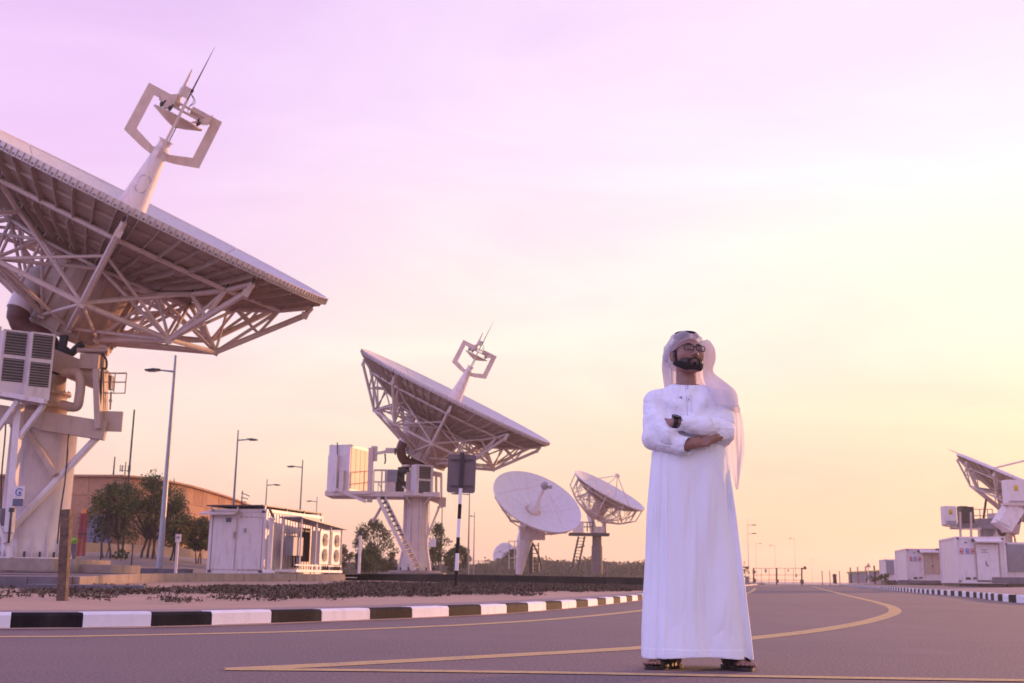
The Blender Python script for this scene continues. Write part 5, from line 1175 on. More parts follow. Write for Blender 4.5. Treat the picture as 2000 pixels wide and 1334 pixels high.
# ------------------------------------------------------------------ the man
PS = .9696; PR0 = Vector((1.02, 6.24, 0))
def PW(v):
    v = Vector(v) + PR0 - CAMP; return CAMP + v * PS
man = thing('person', Vector((PW((0, 0, 0)).x, PW((0, 0, 0)).y, 0)), 'bearded man in a long white robe and headscarf with glasses, arms crossed', 'person')
GZ = -.0141
def nets(D, xs, ys, zs):
    ins = D < 0; c = np.zeros(tuple(s - 1 for s in D.shape), np.int8)
    for a in (0, 1):
        for b in (0, 1):
            for d in (0, 1): c += ins[a:D.shape[0] - 1 + a, b:D.shape[1] - 1 + b, d:D.shape[2] - 1 + d]
    act = (c > 0) & (c < 8); I = np.argwhere(act); vid = -np.ones(act.shape, np.int32); vid[act] = np.arange(len(I))
    cor = np.array([(a, b, d) for a in (0, 1) for b in (0, 1) for d in (0, 1)]); V = np.stack([D[I[:, 0] + q[0], I[:, 1] + q[1], I[:, 2] + q[2]] for q in cor], 1)
    pos = np.zeros((len(I), 3)); cnt = np.zeros(len(I))
    for i in range(8):
        for j in range(i + 1, 8):
            if abs(cor[i] - cor[j]).sum() != 1: continue
            m = (V[:, i] < 0) != (V[:, j] < 0); t = np.where(m, V[:, i] / np.where(m, V[:, i] - V[:, j], 1), 0)[:, None]
            pos += np.where(m[:, None], cor[i] + (cor[j] - cor[i]) * t, 0); cnt += m
    pos = I + pos / cnt[:, None]
    P = np.stack([np.interp(pos[:, k], np.arange(len(g)), g) for k, g in enumerate((xs, ys, zs))], 1)
    F = []
    for ax in range(3):
        b, d = [(1, 2), (2, 0), (0, 1)][ax]; sl0 = [slice(None)] * 3; sl1 = [slice(None)] * 3; sl0[ax] = slice(0, -1); sl1[ax] = slice(1, None)
        ch = ins[tuple(sl0)] != ins[tuple(sl1)]; E_ = np.argwhere(ch); ok = (E_[:, b] > 0) & (E_[:, d] > 0) & (E_[:, b] < D.shape[b] - 1) & (E_[:, d] < D.shape[d] - 1); E_ = E_[ok]
        s = ins[tuple(sl0)][tuple(E_.T)]; q = []
        for db, dd in ((1, 1), (0, 1), (0, 0), (1, 0)):
            e = E_.copy(); e[:, b] -= db; e[:, d] -= dd; q.append(vid[tuple(e.T)])
        q = np.stack(q, 1); q[~s] = q[~s][:, ::-1]; F.append(q)
    return P, np.concatenate(F)
def np_mesh(name, P, F, mats, parent, smooth_=True, attrs=None):
    o_ = ORG[parent.name]; c = np.array(CAMP); w = c + (P + np.array(PR0) - c) * PS - np.array(o_)
    me = bpy.data.meshes.new(name); me.vertices.add(len(w)); me.vertices.foreach_set('co', w.astype(np.float32).ravel())
    me.loops.add(F.size); me.loops.foreach_set('vertex_index', F.astype(np.int32).ravel()); me.polygons.add(len(F)); me.polygons.foreach_set('loop_start', np.arange(0, F.size, 4, dtype=np.int32)); me.polygons.foreach_set('loop_total', np.full(len(F), 4, np.int32))
    me.update(calc_edges=True); me.validate()
    for m in (mats if isinstance(mats, (list, tuple)) else [mats]): me.materials.append(m)
    if smooth_: me.polygons.foreach_set('use_smooth', [True] * len(me.polygons))
    for k, v in (attrs or {}).items(): a = me.attributes.new(k, 'FLOAT', 'POINT'); a.data.foreach_set('value', v.astype(np.float32))
    o = bpy.data.objects.new(name, me); COL.objects.link(o); o.parent = parent; ORG[o.name] = o_; return o
class Field:
    def __init__(s, xs, ys, zs): s.g = (np.asarray(xs, np.float32), np.asarray(ys, np.float32), np.asarray(zs, np.float32)); s.D = np.full((len(xs), len(ys), len(zs)), .2, np.float32)
    def op(s, lo, hi, fn, k=.01, mode='u', pad=.03):
        sl = []
        for g, a, b in zip(s.g, lo, hi): i0, i1 = np.searchsorted(g, a - pad), np.searchsorted(g, b + pad); sl.append(slice(max(0, i0 - 1), min(len(g), i1 + 1)))
        x = s.g[0][sl[0]][:, None, None]; y = s.g[1][sl[1]][None, :, None]; z = s.g[2][sl[2]][None, None, :]
        d = fn(x, y, z); A = s.D[tuple(sl)]
        if mode == 'u': h = np.maximum(k - np.abs(A - d), 0) / k; s.D[tuple(sl)] = np.minimum(A, d) - h * h * k / 4
        elif mode == 's': h = np.maximum(k - np.abs(A + d), 0) / k; s.D[tuple(sl)] = np.maximum(A, -d) + h * h * k / 4
        elif mode == 'i': h = np.maximum(k - np.abs(A - d), 0) / k; s.D[tuple(sl)] = np.maximum(A, d) + h * h * k / 4
        elif mode == 'd': s.D[tuple(sl)] = A + d
    def mesh(s): return nets(s.D, *s.g)
def f_cap(a, b, r0, r1=None, wr=None):
    r1 = r0 if r1 is None else r1; a = np.array(a, float); b = np.array(b, float); ab = b - a; L2 = (ab ** 2).sum()
    def fn(x, y, z):
        t = np.clip(((x - a[0]) * ab[0] + (y - a[1]) * ab[1] + (z - a[2]) * ab[2]) / L2, 0, 1)
        d = np.sqrt((x - a[0] - ab[0] * t) ** 2 + (y - a[1] - ab[1] * t) ** 2 + (z - a[2] - ab[2] * t) ** 2) - (r0 + (r1 - r0) * t)
        return d + wr(x, y, z, t) if wr else d
    return fn
def f_ell(c, r):
    def fn(x, y, z):
        u, v, w = (x - c[0]) / r[0], (y - c[1]) / r[1], (z - c[2]) / r[2]; k0 = np.sqrt(u * u + v * v + w * w) + 1e-9
        k1 = np.sqrt((u / r[0]) ** 2 + (v / r[1]) ** 2 + (w / r[2]) ** 2) + 1e-9; return k0 * (k0 - 1) / k1
    return fn
def capop(F, a, b, r0, r1=None, k=.012, mode='u', wr=None):
    r = max(r0, r1 or 0); F.op([min(p, q) - r for p, q in zip(a, b)], [max(p, q) + r for p, q in zip(a, b)], f_cap(a, b, r0, r1, wr), k, mode)
def ellop(F, c, r, k=.012, mode='u'): F.op([p - q for p, q in zip(c, r)], [p + q for p, q in zip(c, r)], f_ell(c, r), k, mode)
# head frame
HC = np.array((-.024, .0, 1.700)); HM = np.array(Matrix.Rotation(RAD(18), 3, 'Z') @ Matrix.Rotation(RAD(-10), 3, 'X') @ Matrix.Rotation(RAD(2), 3, 'Y'))
HS = np.array((1.07, 1.0, 1.0))
def to_head(P): return ((P - HC) @ HM) / HS
def hp(p): return tuple(HC + HM @ (np.array(p, float) * HS))
class HField(Field):          # primitives given in head coordinates, on a world aligned grid
    def __init__(s, F, lo, hi):
        s.F = F; s.sl = tuple(slice(np.searchsorted(g, a), np.searchsorted(g, b)) for g, a, b in zip(F.g, lo, hi))
        X, Y, Zg = np.meshgrid(*[g[q] for g, q in zip(F.g, s.sl)], indexing='ij'); Q = np.stack([X, Y, Zg], -1).astype(np.float32); q = ((Q - HC.astype(np.float32)) @ HM.astype(np.float32)) / HS.astype(np.float32)
        s.x, s.y, s.z = q[..., 0], q[..., 1], q[..., 2]; s.D = np.full(X.shape, .2, np.float32)
    def put(s, d, k=.01, mode='u'):
        A = s.D
        if mode == 'u': h = np.maximum(k - np.abs(A - d), 0) / k; s.D = np.minimum(A, d) - h * h * k / 4
        elif mode == 's': h = np.maximum(k - np.abs(A + d), 0) / k; s.D = np.maximum(A, -d) + h * h * k / 4
        else: h = np.maximum(k - np.abs(A - d), 0) / k; s.D = np.maximum(A, d) + h * h * k / 4
    def cap(s, a, b, r0, r1=None, k=.01, mode='u'): s.put(f_cap(a, b, r0, r1)(s.x, s.y, s.z), k, mode)
    def ell(s, c, r, k=.01, mode='u'): s.put(f_ell(c, r)(s.x, s.y, s.z), k, mode)
def head_shape(H):
    H.ell((0, .014, .036), (.074, .096, .088), .02)
    H.ell((0, -.030, -.010), (.064, .064, .082), .04)
    H.ell((0, -.034, -.062), (.052, .052, .046), .035)
    H.ell((0, -.060, -.094), (.026, .022, .018), .03)                    # chin
    for s in (-1, 1):
        H.cap((s * .056, .0, -.052), (s * .030, -.060, -.088), .018, .015, .035)   # jaw line
        H.ell((s * .044, -.058, -.018), (.022, .026, .024), .03)       # cheek bone
    H.cap((-.040, -.082, .026), (.040, -.082, .026), .012, None, .025)
    for s in (-1, 1): H.ell((s * .032, -.098, .006), (.021, .018, .014), .014, 's')
    for s in (-1, 1):
        H.cap((s * .016, -.086, .0150), (s * .048, -.077, .0135), .0070, .0060, .008)  # upper lid
        H.cap((s * .018, -.083, -.004), (s * .046, -.075, -.002), .0050, .0045, .008)
    H.cap((0, -.088, .016), (0, -.113, -.024), .0075, .0105, .014)        # nose
    H.ell((0, -.113, -.027), (.012, .012, .010), .008)
    for s in (-1, 1):
        H.ell((s * .0125, -.102, -.031), (.0085, .011, .0085), .006)
        H.ell((s * .0068, -.108, -.0395), (.0042, .0055, .0045), .003, 's')
    H.cap((0, -.090, -.050), (0, -.092, -.040), .013, .010, .012)
    for s in (-1, 1):
        H.cap((0, -.0985, -.0585), (s * .024, -.087, -.062), .0058, .0035, .005)
        H.cap((0, -.0965, -.0705), (s * .020, -.087, -.067), .0066, .0035, .006)
    H.put(np.maximum(np.abs(H.z + .0645) - .0011, np.maximum(np.abs(H.x) - .023, H.y + .080)), .003, 's')
    for s in (-1, 1):                                                    # ears
        ea = f_ell((s * (.0815), .010, -.006), (.0125, .0185, .034))(H.x, H.y, H.z); inn = f_ell((s * .0895, .003, -.001), (.008, .0125, .022))(H.x, H.y, H.z)
        H.put(np.maximum(ea, -inn), .008); H.ell((s * .074, .004, -.030), (.007, .009, .011), .008)
def build_body():
    xs = np.arange(-.315, .325, .0036); ys = np.arange(-.27, .16, .0036)
    zs = np.concatenate([np.arange(-.03, .12, .004), np.arange(.12, 1.08, .02), np.arange(1.08, 1.34, .0036), np.arange(1.34, 1.52, .008), np.arange(1.52, 1.83, .0027)])
    F = Field(xs, ys, zs)
    # torso, legs (all under the robe)
    ellop(F, (-.012, .0, 1.28), (.165, .10, .22), .05); ellop(F, (-.01, .005, 1.02), (.155, .10, .16), .06)
    for s, e in ((-1, (-.16, .0)), (1, (.15, .0))):
        capop(F, (s * .085 - .01, 0, .98), (s * .11, .0, .52), .085, .06, .04); capop(F, (s * .11, 0, .52), (s * .125 + (0 if s > 0 else -.01), .02, .10), .058, .038, .03)
    capop(F, (-.17, 0, 1.42), (.145, 0, 1.43), .055, None, .05)
    # arms
    capop(F, (-.205, .0, 1.42), (-.232, -.05, 1.225), .048, .042, .03); capop(F, (-.232, -.055, 1.215), (-.075, -.185, 1.170), .042, .026, .02)
    capop(F, (.172, .0, 1.43), (.16, -.055, 1.255), .048, .042, .03); capop(F, (.16, -.06, 1.25), (-.125, -.195, 1.290), .042, .027, .02)
    # his right hand, resting under the other elbow
    W0 = (-.075, -.19, 1.166); ellop(F, (-.014, -.196, 1.182), (.052, .017, .029), .02); capop(F, W0, (-.03, -.194, 1.172), .026, .022, .02)
    for i, (z0, z1, l) in enumerate(((1.205, 1.230, .080), (1.191, 1.217, .090), (1.177, 1.204, .086), (1.165, 1.192, .070))):
        k0 = (.030 - .004 * i, -.198, z0); k1 = (k0[0] + l * .45, -.206, z0 + .006); k2 = (k0[0] + l * .88, -.192, z1 - .004); k3 = (k0[0] + l * 1.25, -.160, z1)
        capop(F, k0, k1, .0098, .0090, .004); capop(F, k1, k2, .0090, .0082, .004); capop(F, k2, k3, .0082, .0072, .004)
    capop(F, (-.03, -.185, 1.198), (.008, -.185, 1.212), .012, .010, .01); capop(F, (.008, -.185, 1.212), (.036, -.182, 1.216), .0095, .008, .004)
    # his left hand, tucked under the other upper arm
    ellop(F, (-.166, -.152, 1.282), (.032, .024, .027), .02); capop(F, (-.118, -.193, 1.29), (-.150, -.170, 1.285), .026, .022, .02)
    for i in range(4):
        z0 = 1.303 - .014 * i; capop(F, (-.182, -.138, z0), (-.206, -.100, z0 - .012), .009, .0085, .004); capop(F, (-.206, -.100, z0 - .012), (-.222, -.065, z0 - .03), .0085, .007, .004)
    capop(F, (-.150, -.172, 1.300), (-.176, -.150, 1.312), .0105, .009, .008)
    # feet
    for hx, hy, tx, ty in ((-.105, .0, -.262, -.135), (.165, .03, .236, -.165)):
        h = np.array((hx, hy)); t_ = np.array((tx, ty)); d = (t_ - h) / np.linalg.norm(t_ - h); n_ = np.array((-d[1], d[0])); L = np.linalg.norm(t_ - h)
        q = lambda u, v, z: (float(h[0] + d[0] * u * L + n_[0] * v), float(h[1] + d[1] * u * L + n_[1] * v), z + GZ + .022)
        capop(F, q(.12, 0, .032), (q(.12, 0, 0)[0] * .9 + .0, q(.12, 0, 0)[1] + .01, .13), .034, .038, .03)
        capop(F, q(.08, 0, .026), q(.55, .0, .030), .030, .034, .03); capop(F, q(.45, -.012, .022), q(.80, -.014, .018), .026, .019, .02); capop(F, q(.45, .014, .020), q(.76, .020, .016), .024, .017, .02)
        sd = 1 if hx < 0 else -1
        for i in range(5):
            v = (-.032 + .0165 * i) * sd; ul = (1.06, 1.05, 1.0, .95, .88)[i]; r = (.0135, .0098, .0092, .0088, .0084)[i]
            capop(F, q(.76 - .02 * i, v, .014), q(ul, v * 1.08, .010), r, r * .92, .004)
    # neck and head
    capop(F, (-.022, .022, 1.44), (-.026, .020, 1.62), .060, .055, .04)
    H = HField(F, (-.16, -.17, 1.53), (.13, .15, 1.84)); head_shape(H)
    A = F.D[H.sl]; k = .022; h = np.maximum(k - np.abs(A - H.D), 0) / k; F.D[H.sl] = np.minimum(A, H.D) - h * h * k / 4
    P, Q = F.mesh(); L = to_head(P); x, y, z = L.T; ax = np.abs(x)
    up = P[:, 2] > 1.54
    lips = np.exp(-((z + .0645) / .0105) ** 4) * np.exp(-(ax / .024) ** 4) * (y < -.083)
    cheek_line = -.030 - .030 * np.clip((y + .085) / .05, -1, 0) - .0 * ax
    jaw = np.clip((-.040 - z - .35 * np.clip(ax - .02, 0, 1) * 0) / .010, 0, 1)
    side = np.clip((z < .02) * np.clip((.018 - np.abs(y + .020) ) / .010, 0, 1) * (ax > .05), 0, 1)
    st = np.maximum(jaw * np.clip((ax + .03 - .055 + np.clip(-.055 - z, 0, .05) * 2.0) / .012 + np.exp(-(ax / .034) ** 6) * 1.4, 0, 1), 0)
    stub = np.clip(np.maximum(st, side * .9), 0, 1) * (1 - lips) * np.clip((z + .100 - .45 * np.clip(y + .06, 0, .1)) / .010, 0, 1) * (y < .02)
    brow = np.exp(-((z - (.0315 - .35 * np.clip(ax - .04, 0, 1) + .10 * np.clip(ax - .012, 0, .03))) / .0052) ** 4) * (ax > .012) * (ax < .058) * (y < -.04)
    hair = ((z > .075) | (y > .045) & (z > -.03)).astype(float)
    np_mesh('body', P, Q, M_skin, man, attrs=dict(stubble=np.maximum(stub, brow * 1.0) * up, lips=lips * up, hair=hair * up))
def attr_skin():
    m = bpy.data.materials.new('skin'); m.use_nodes = True; t = m.node_tree; b = t.nodes['Principled BSDF']; L = t.links.new
    b.inputs['Roughness'].default_value = .48; b.inputs['Subsurface Weight'].default_value = .12; b.inputs['Subsurface Radius'].default_value = (.012, .005, .003)
    tcn = t.nodes.new('ShaderNodeTexCoord'); n = t.nodes.new('ShaderNodeTexNoise'); n.inputs['Scale'].default_value = 38; L(tcn.outputs['Object'], n.inputs['Vector'])
    c = None
    def mix(f, x, y):
        k = t.nodes.new('ShaderNodeMix'); k.data_type = 'RGBA'
        L(f, k.inputs[0])
        for i, v in ((6, x), (7, y)):
            if isinstance(v, tuple): k.inputs[i].default_value = (*v, 1)
            else: L(v, k.inputs[i])
        return k.outputs[2]
    c = mix(n.outputs['Fac'], (.27, .135, .095), (.34, .18, .13))
    for nm, col in (('lips', (.19, .085, .075)), ('stubble', (.035, .024, .020)), ('hair', (.015, .012, .012))):
        a = t.nodes.new('ShaderNodeAttribute'); a.attribute_name = nm; f = a.outputs['Fac']
        if nm == 'stubble':
            n2 = t.nodes.new('ShaderNodeTexNoise'); n2.inputs['Scale'].default_value = 420; L(tcn.outputs['Object'], n2.inputs['Vector']); mu = t.nodes.new('ShaderNodeMath'); mu.operation = 'MULTIPLY_ADD'; L(n2.outputs['Fac'], mu.inputs[0]); mu.inputs[1].default_value = .35; mu.inputs[2].default_value = .72
            m3 = t.nodes.new('ShaderNodeMath'); m3.operation = 'MULTIPLY'; m3.use_clamp = True; L(f, m3.inputs[0]); L(mu.outputs[0], m3.inputs[1]); f = m3.outputs[0]
        c = mix(f, c, col)
    L(c, b.inputs['Base Color']); return m
M_skin = attr_skin()
def cloth(name, col, transl, rough=.85, alpha=0.0, weave=900, folds=False):
    m = bpy.data.materials.new(name); m.use_nodes = True; t = m.node_tree; b = t.nodes['Principled BSDF']; L = t.links.new; o = t.nodes['Material Output']
    b.inputs['Roughness'].default_value = rough; b.inputs['Sheen Weight'].default_value = .25; b.inputs['Specular IOR Level'].default_value = .15
    tcn = t.nodes.new('ShaderNodeTexCoord'); n = t.nodes.new('ShaderNodeTexNoise'); n.inputs['Scale'].default_value = 9; n.inputs['Detail'].default_value = 5; L(tcn.outputs['Object'], n.inputs['Vector'])
    k = t.nodes.new('ShaderNodeMix'); k.data_type = 'RGBA'; L(n.outputs['Fac'], k.inputs[0]); k.inputs[6].default_value = (*[x * .93 for x in col], 1); k.inputs[7].default_value = (*col, 1); L(k.outputs[2], b.inputs['Base Color'])
    n2 = t.nodes.new('ShaderNodeTexNoise'); n2.inputs['Scale'].default_value = 22; n2.inputs['Detail'].default_value = 3; mpp = t.nodes.new('ShaderNodeMapping'); mpp.inputs['Scale'].default_value = (1, 1, .35); L(tcn.outputs['Object'], mpp.inputs[0]); L(mpp.outputs[0], n2.inputs['Vector'])
    n3 = t.nodes.new('ShaderNodeTexNoise'); n3.inputs['Scale'].default_value = weave; L(tcn.outputs['Object'], n3.inputs['Vector'])
    bp = t.nodes.new('ShaderNodeBump'); bp.inputs['Strength'].default_value = .25; bp.inputs['Distance'].default_value = .008; L(n2.outputs['Fac'], bp.inputs['Height'])
    bp2 = t.nodes.new('ShaderNodeBump'); bp2.inputs['Strength'].default_value = .12; bp2.inputs['Distance'].default_value = .001; L(n3.outputs['Fac'], bp2.inputs['Height']); L(bp.outputs[0], bp2.inputs['Normal']); L(bp2.outputs[0], b.inputs['Normal'])
    if folds:        # fine creases: ridged, stretched down the cloth
        prev = bp2.outputs[0]
        for sc, mapn, dist, st in ((5.5, (1.3, 1.3, .22), .030, .55), (9.0, (.9, .9, 1.5), .014, .45)):
            mq = t.nodes.new('ShaderNodeMapping'); mq.inputs['Scale'].default_value = mapn; mq.inputs['Rotation'].default_value = (0, .5 if sc > 8 else 0, 0); L(tcn.outputs['Object'], mq.inputs[0])
            nq = t.nodes.new('ShaderNodeTexNoise'); nq.inputs['Scale'].default_value = sc; nq.inputs['Detail'].default_value = 2; nq.inputs['Distortion'].default_value = .8; L(mq.outputs[0], nq.inputs['Vector'])
            m1 = t.nodes.new('ShaderNodeMath'); m1.operation = 'SUBTRACT'; L(nq.outputs['Fac'], m1.inputs[0]); m1.inputs[1].default_value = .5
            m2_ = t.nodes.new('ShaderNodeMath'); m2_.operation = 'ABSOLUTE'; L(m1.outputs[0], m2_.inputs[0]); hgt = m2_.outputs[0]
            if sc > 8:
                sx = t.nodes.new('ShaderNodeSeparateXYZ'); L(tcn.outputs['Object'], sx.inputs[0]); mr_ = t.nodes.new('ShaderNodeMapRange'); mr_.inputs[1].default_value = 1.0; mr_.inputs[2].default_value = 1.12; L(sx.outputs['Z'], mr_.inputs[0]); mm_ = t.nodes.new('ShaderNodeMath'); mm_.operation = 'MULTIPLY'; L(hgt, mm_.inputs[0]); L(mr_.outputs[0], mm_.inputs[1]); hgt = mm_.outputs[0]
            bq = t.nodes.new('ShaderNodeBump'); bq.inputs['Strength'].default_value = st; bq.inputs['Distance'].default_value = dist * 3; L(hgt, bq.inputs['Height']); L(prev, bq.inputs['Normal']); prev = bq.outputs[0]
        L(prev, b.inputs['Normal'])
    s = b.outputs[0]
    if transl:
        tr = t.nodes.new('ShaderNodeBsdfTranslucent'); tr.inputs[0].default_value = (*col, 1); mx = t.nodes.new('ShaderNodeMixShader'); mx.inputs[0].default_value = transl; L(s, mx.inputs[1]); L(tr.outputs[0], mx.inputs[2]); s = mx.outputs[0]
    if alpha:
        tp = t.nodes.new('ShaderNodeBsdfTransparent'); mx = t.nodes.new('ShaderNodeMixShader'); mx.inputs[0].default_value = alpha; L(s, mx.inputs[1]); L(tp.outputs[0], mx.inputs[2]); s = mx.outputs[0]
    L(s, o.inputs['Surface']); return m
M_robe = cloth('robe_cotton', (.92, .93, .98), .04, folds=True)
M_scarf = cloth('scarf_cotton', (.86, .83, .87), .75, alpha=.36)
M_wool = pm('black_wool', (.015, .013, .016), .8, var=.3, bump=.5, bscale=200)
M_leather = pm('brown_leather', (.030, .018, .014), .6, var=.3, bump=.3, bscale=80)
M_hair = pm('black_hair', (.034, .024, .021), .75, var=.35, scale=160, bump=.8, bscale=260)
M_frame = pm('glasses_frame', (.008, .008, .010), .3)
build_body()
# beard: a noisy shell following the jaw
def build_beard():
    lo, hi = (-.15, -.15, 1.55), (.12, .08, 1.72); F = Field(np.arange(lo[0], hi[0], .0026), np.arange(lo[1], hi[1], .0026), np.arange(lo[2], hi[2], .0026)); H = HField(F, lo, hi); head_shape(H)
    x, y, z = H.x, H.y, H.z; ax = np.abs(x); D = H.D.copy()
    rough = .0010 * np.sin(x * 900 + 3 * np.sin(z * 300)) + .0008 * np.sin(z * 760 + y * 500)
    shell = D - .0050 - rough
    low = z + .084 - .60 * np.clip(ax - .022, 0, .06)                     # below the lip, rising to the sides
    chin = np.maximum(low, -(z + .135))
    chin = np.maximum(chin, y - .012)
    chin = np.maximum(chin, -(z + .112 - .75 * np.clip(y + .06, 0, .1) ) )           # lower limit under the chin
    mous = np.maximum(np.abs(z + .0495 + .22 * ax - .0) - .0062, np.maximum(ax - .030, -(-.070 - y)))
    goat = np.maximum(np.abs(ax - .0315) - .0065, np.maximum(z + .050, -(z + .088)))
    goat = np.maximum(goat, y + .062)
    patch = np.maximum(np.abs(x) - .007, np.maximum(z + .074, -(z + .09)))
    band = np.maximum(np.maximum(np.abs(y + .021 + .12 * (z + .05)) - .010, z - .012), np.maximum(np.maximum(-(z + .07), .045 - ax), ax - .086))
    reg = np.minimum(np.minimum(chin, mous), np.minimum(goat, np.minimum(patch, band)))
    mouth = np.maximum(np.abs(z + .0645) - .0095, np.maximum(ax - .0215, -(-.078 - y)))
    reg = np.maximum(reg, -mouth)
    k = .006; h = np.maximum(k - np.abs(shell - reg), 0) / k; F.D[H.sl] = np.maximum(shell, reg) + h * h * k / 4
    P, Q = F.mesh(); np_mesh('beard', P, Q, M_hair, man)
build_beard()
# eyes and eyebrows
M_eyew = pm('eye_white', (.34, .30, .30), .15); M_iris = pm('iris', (.03, .018, .012), .1)
gaze = Vector(HM @ np.array((.15, -.95, .06))).normalized()
def mbp(m): # move a mesh builder from man space to the world
    m.v = [tuple(PW(v)) for v in m.v]; return m
for s in (-1, 1):
    c = Vector(hp((s * .0325, -.0765, .0065))); m = MB(); m.lathe(c - gaze * .0118, gaze, [(.0118 * math.sin(t), .0118 * (1 - math.cos(t))) for t in [math.pi * i / 12 for i in range(13)]], 16, caps=False); e = mbp(m).build('eye', M_eyew, man)
    m = MB(); m.lathe(c + gaze * .0106, gaze, [(.0058, 0), (.0045, .0010), (.001, .0018)], 12); mbp(m).build('iris', M_iris, e)
    m = MB(); m.path([Vector(hp(p)) for p in [(s * .013, -.0975, .0300), (s * .026, -.0975, .0345), (s * .041, -.0895, .0345), (s * .055, -.0745, .0270)]], [.0040, .0046, .0040, .0022], n=6); mbp(m).build('eyebrow', M_hair, man)
# spectacles
gl = MB(); Rx = lambda p: Vector(hp(p))
for s in (-1, 1):
    pts = []
    for k in range(24):
        t = 2 * math.pi * k / 24; cx, cz = math.cos(t), math.sin(t); u = (abs(cx) ** .45) * (1 if cx > 0 else -1) * .0265; v = (abs(cz) ** .45) * (1 if cz > 0 else -1) * (.0165); pts.append(Rx((s * .0335 + u, -.1085 + .22 * max(0, abs(s * .0335 + u) - .035), .0085 + v)))
    gl.path(pts + [pts[0], pts[1]], .0024, n=6)
    gl.path([Rx((s * .060, -.1015, .020)), Rx((s * .068, -.090, .0195)), Rx((s * .0765, -.05, .017)), Rx((s * .080, -.0, .014)), Rx((s * .080, .018, .006))], .0024, n=6)
gl.path([Rx((-.0095, -.1085, .013)), Rx((0, -.1125, .0165)), Rx((.0095, -.1085, .013))], .0024, n=6)
spec = mbp(gl).build('spectacles', M_frame, man)
M_lens = bpy.data.materials.new('lens_glass'); M_lens.use_nodes = True; t = M_lens.node_tree; b0 = t.nodes['Principled BSDF']; b0.inputs['Roughness'].default_value = .03; b0.inputs['Base Color'].default_value = (.5, .5, .55, 1); tp = t.nodes.new('ShaderNodeBsdfTransparent'); mx = t.nodes.new('ShaderNodeMixShader'); mx.inputs[0].default_value = .90; t.links.new(b0.outputs[0], mx.inputs[1]); t.links.new(tp.outputs[0], mx.inputs[2]); t.links.new(mx.outputs[0], t.nodes['Material Output'].inputs['Surface'])
for s in (-1, 1):
    m = MB(); P4_ = [Rx((s * .0335 + u, -.1075 + .22 * max(0, abs(s * .0335 + u) - .035), .0085 + v)) for u, v in ((-.0245, -.015), (.0245, -.015), (.0245, .015), (-.0245, .015))]; m.add(P4_, [(0, 1, 2, 3)]); mbp(m).build('lens', M_lens, spec)

# robe
def interp_tab(z, tab, c): return np.interp(z, [r[0] for r in tab], [r[c] for r in tab])
TAB = [(-.05, -.306, .305, .21), (.045, -.303, .302, .205), (.30, -.288, .272, .19), (.54, -.276, .243, .178), (.80, -.262, .224, .165), (.95, -.248, .210, .158), (1.14, -.226, .196, .148), (1.30, -.205, .178, .142), (1.40, -.198, .168, .128), (1.47, -.175, .145, .10), (1.52, -.115, .07, .083), (1.56, -.098, .052, .075)]
def fold_noise(x, y, z): return np.sin(21 * x + 9 * y + 2.2 * np.sin(3.1 * z + 1)) * .5 + np.sin(43 * x - 14 * y + 1.7 * np.sin(4.3 * z) + 2) * .3 + np.sin(9 * x + 2 * z + 1.2 * np.sin(5 * z)) * .35
def wr_sleeve(dirv, amp, fr=75):
    dv = np.array(dirv, float); dv /= np.linalg.norm(dv)
    def f(x, y, z, t):
        s = x * dv[0] + y * dv[1] + z * dv[2]; w = x * .6 + z * .8 - y * .3
        r1 = 1 - np.abs(np.sin(fr * .5 * s + 1.1 * np.sin(23 * w) + 1.0)); r2 = 1 - np.abs(np.sin(fr * .23 * s + 7 * w + .4)); return amp * ((r1 ** 2.5 - .3) * 1.1 * (.3 + .7 * np.abs(np.sin(9 * w + 7 * s))) + (r2 ** 2 - .3) * .9)
    return f
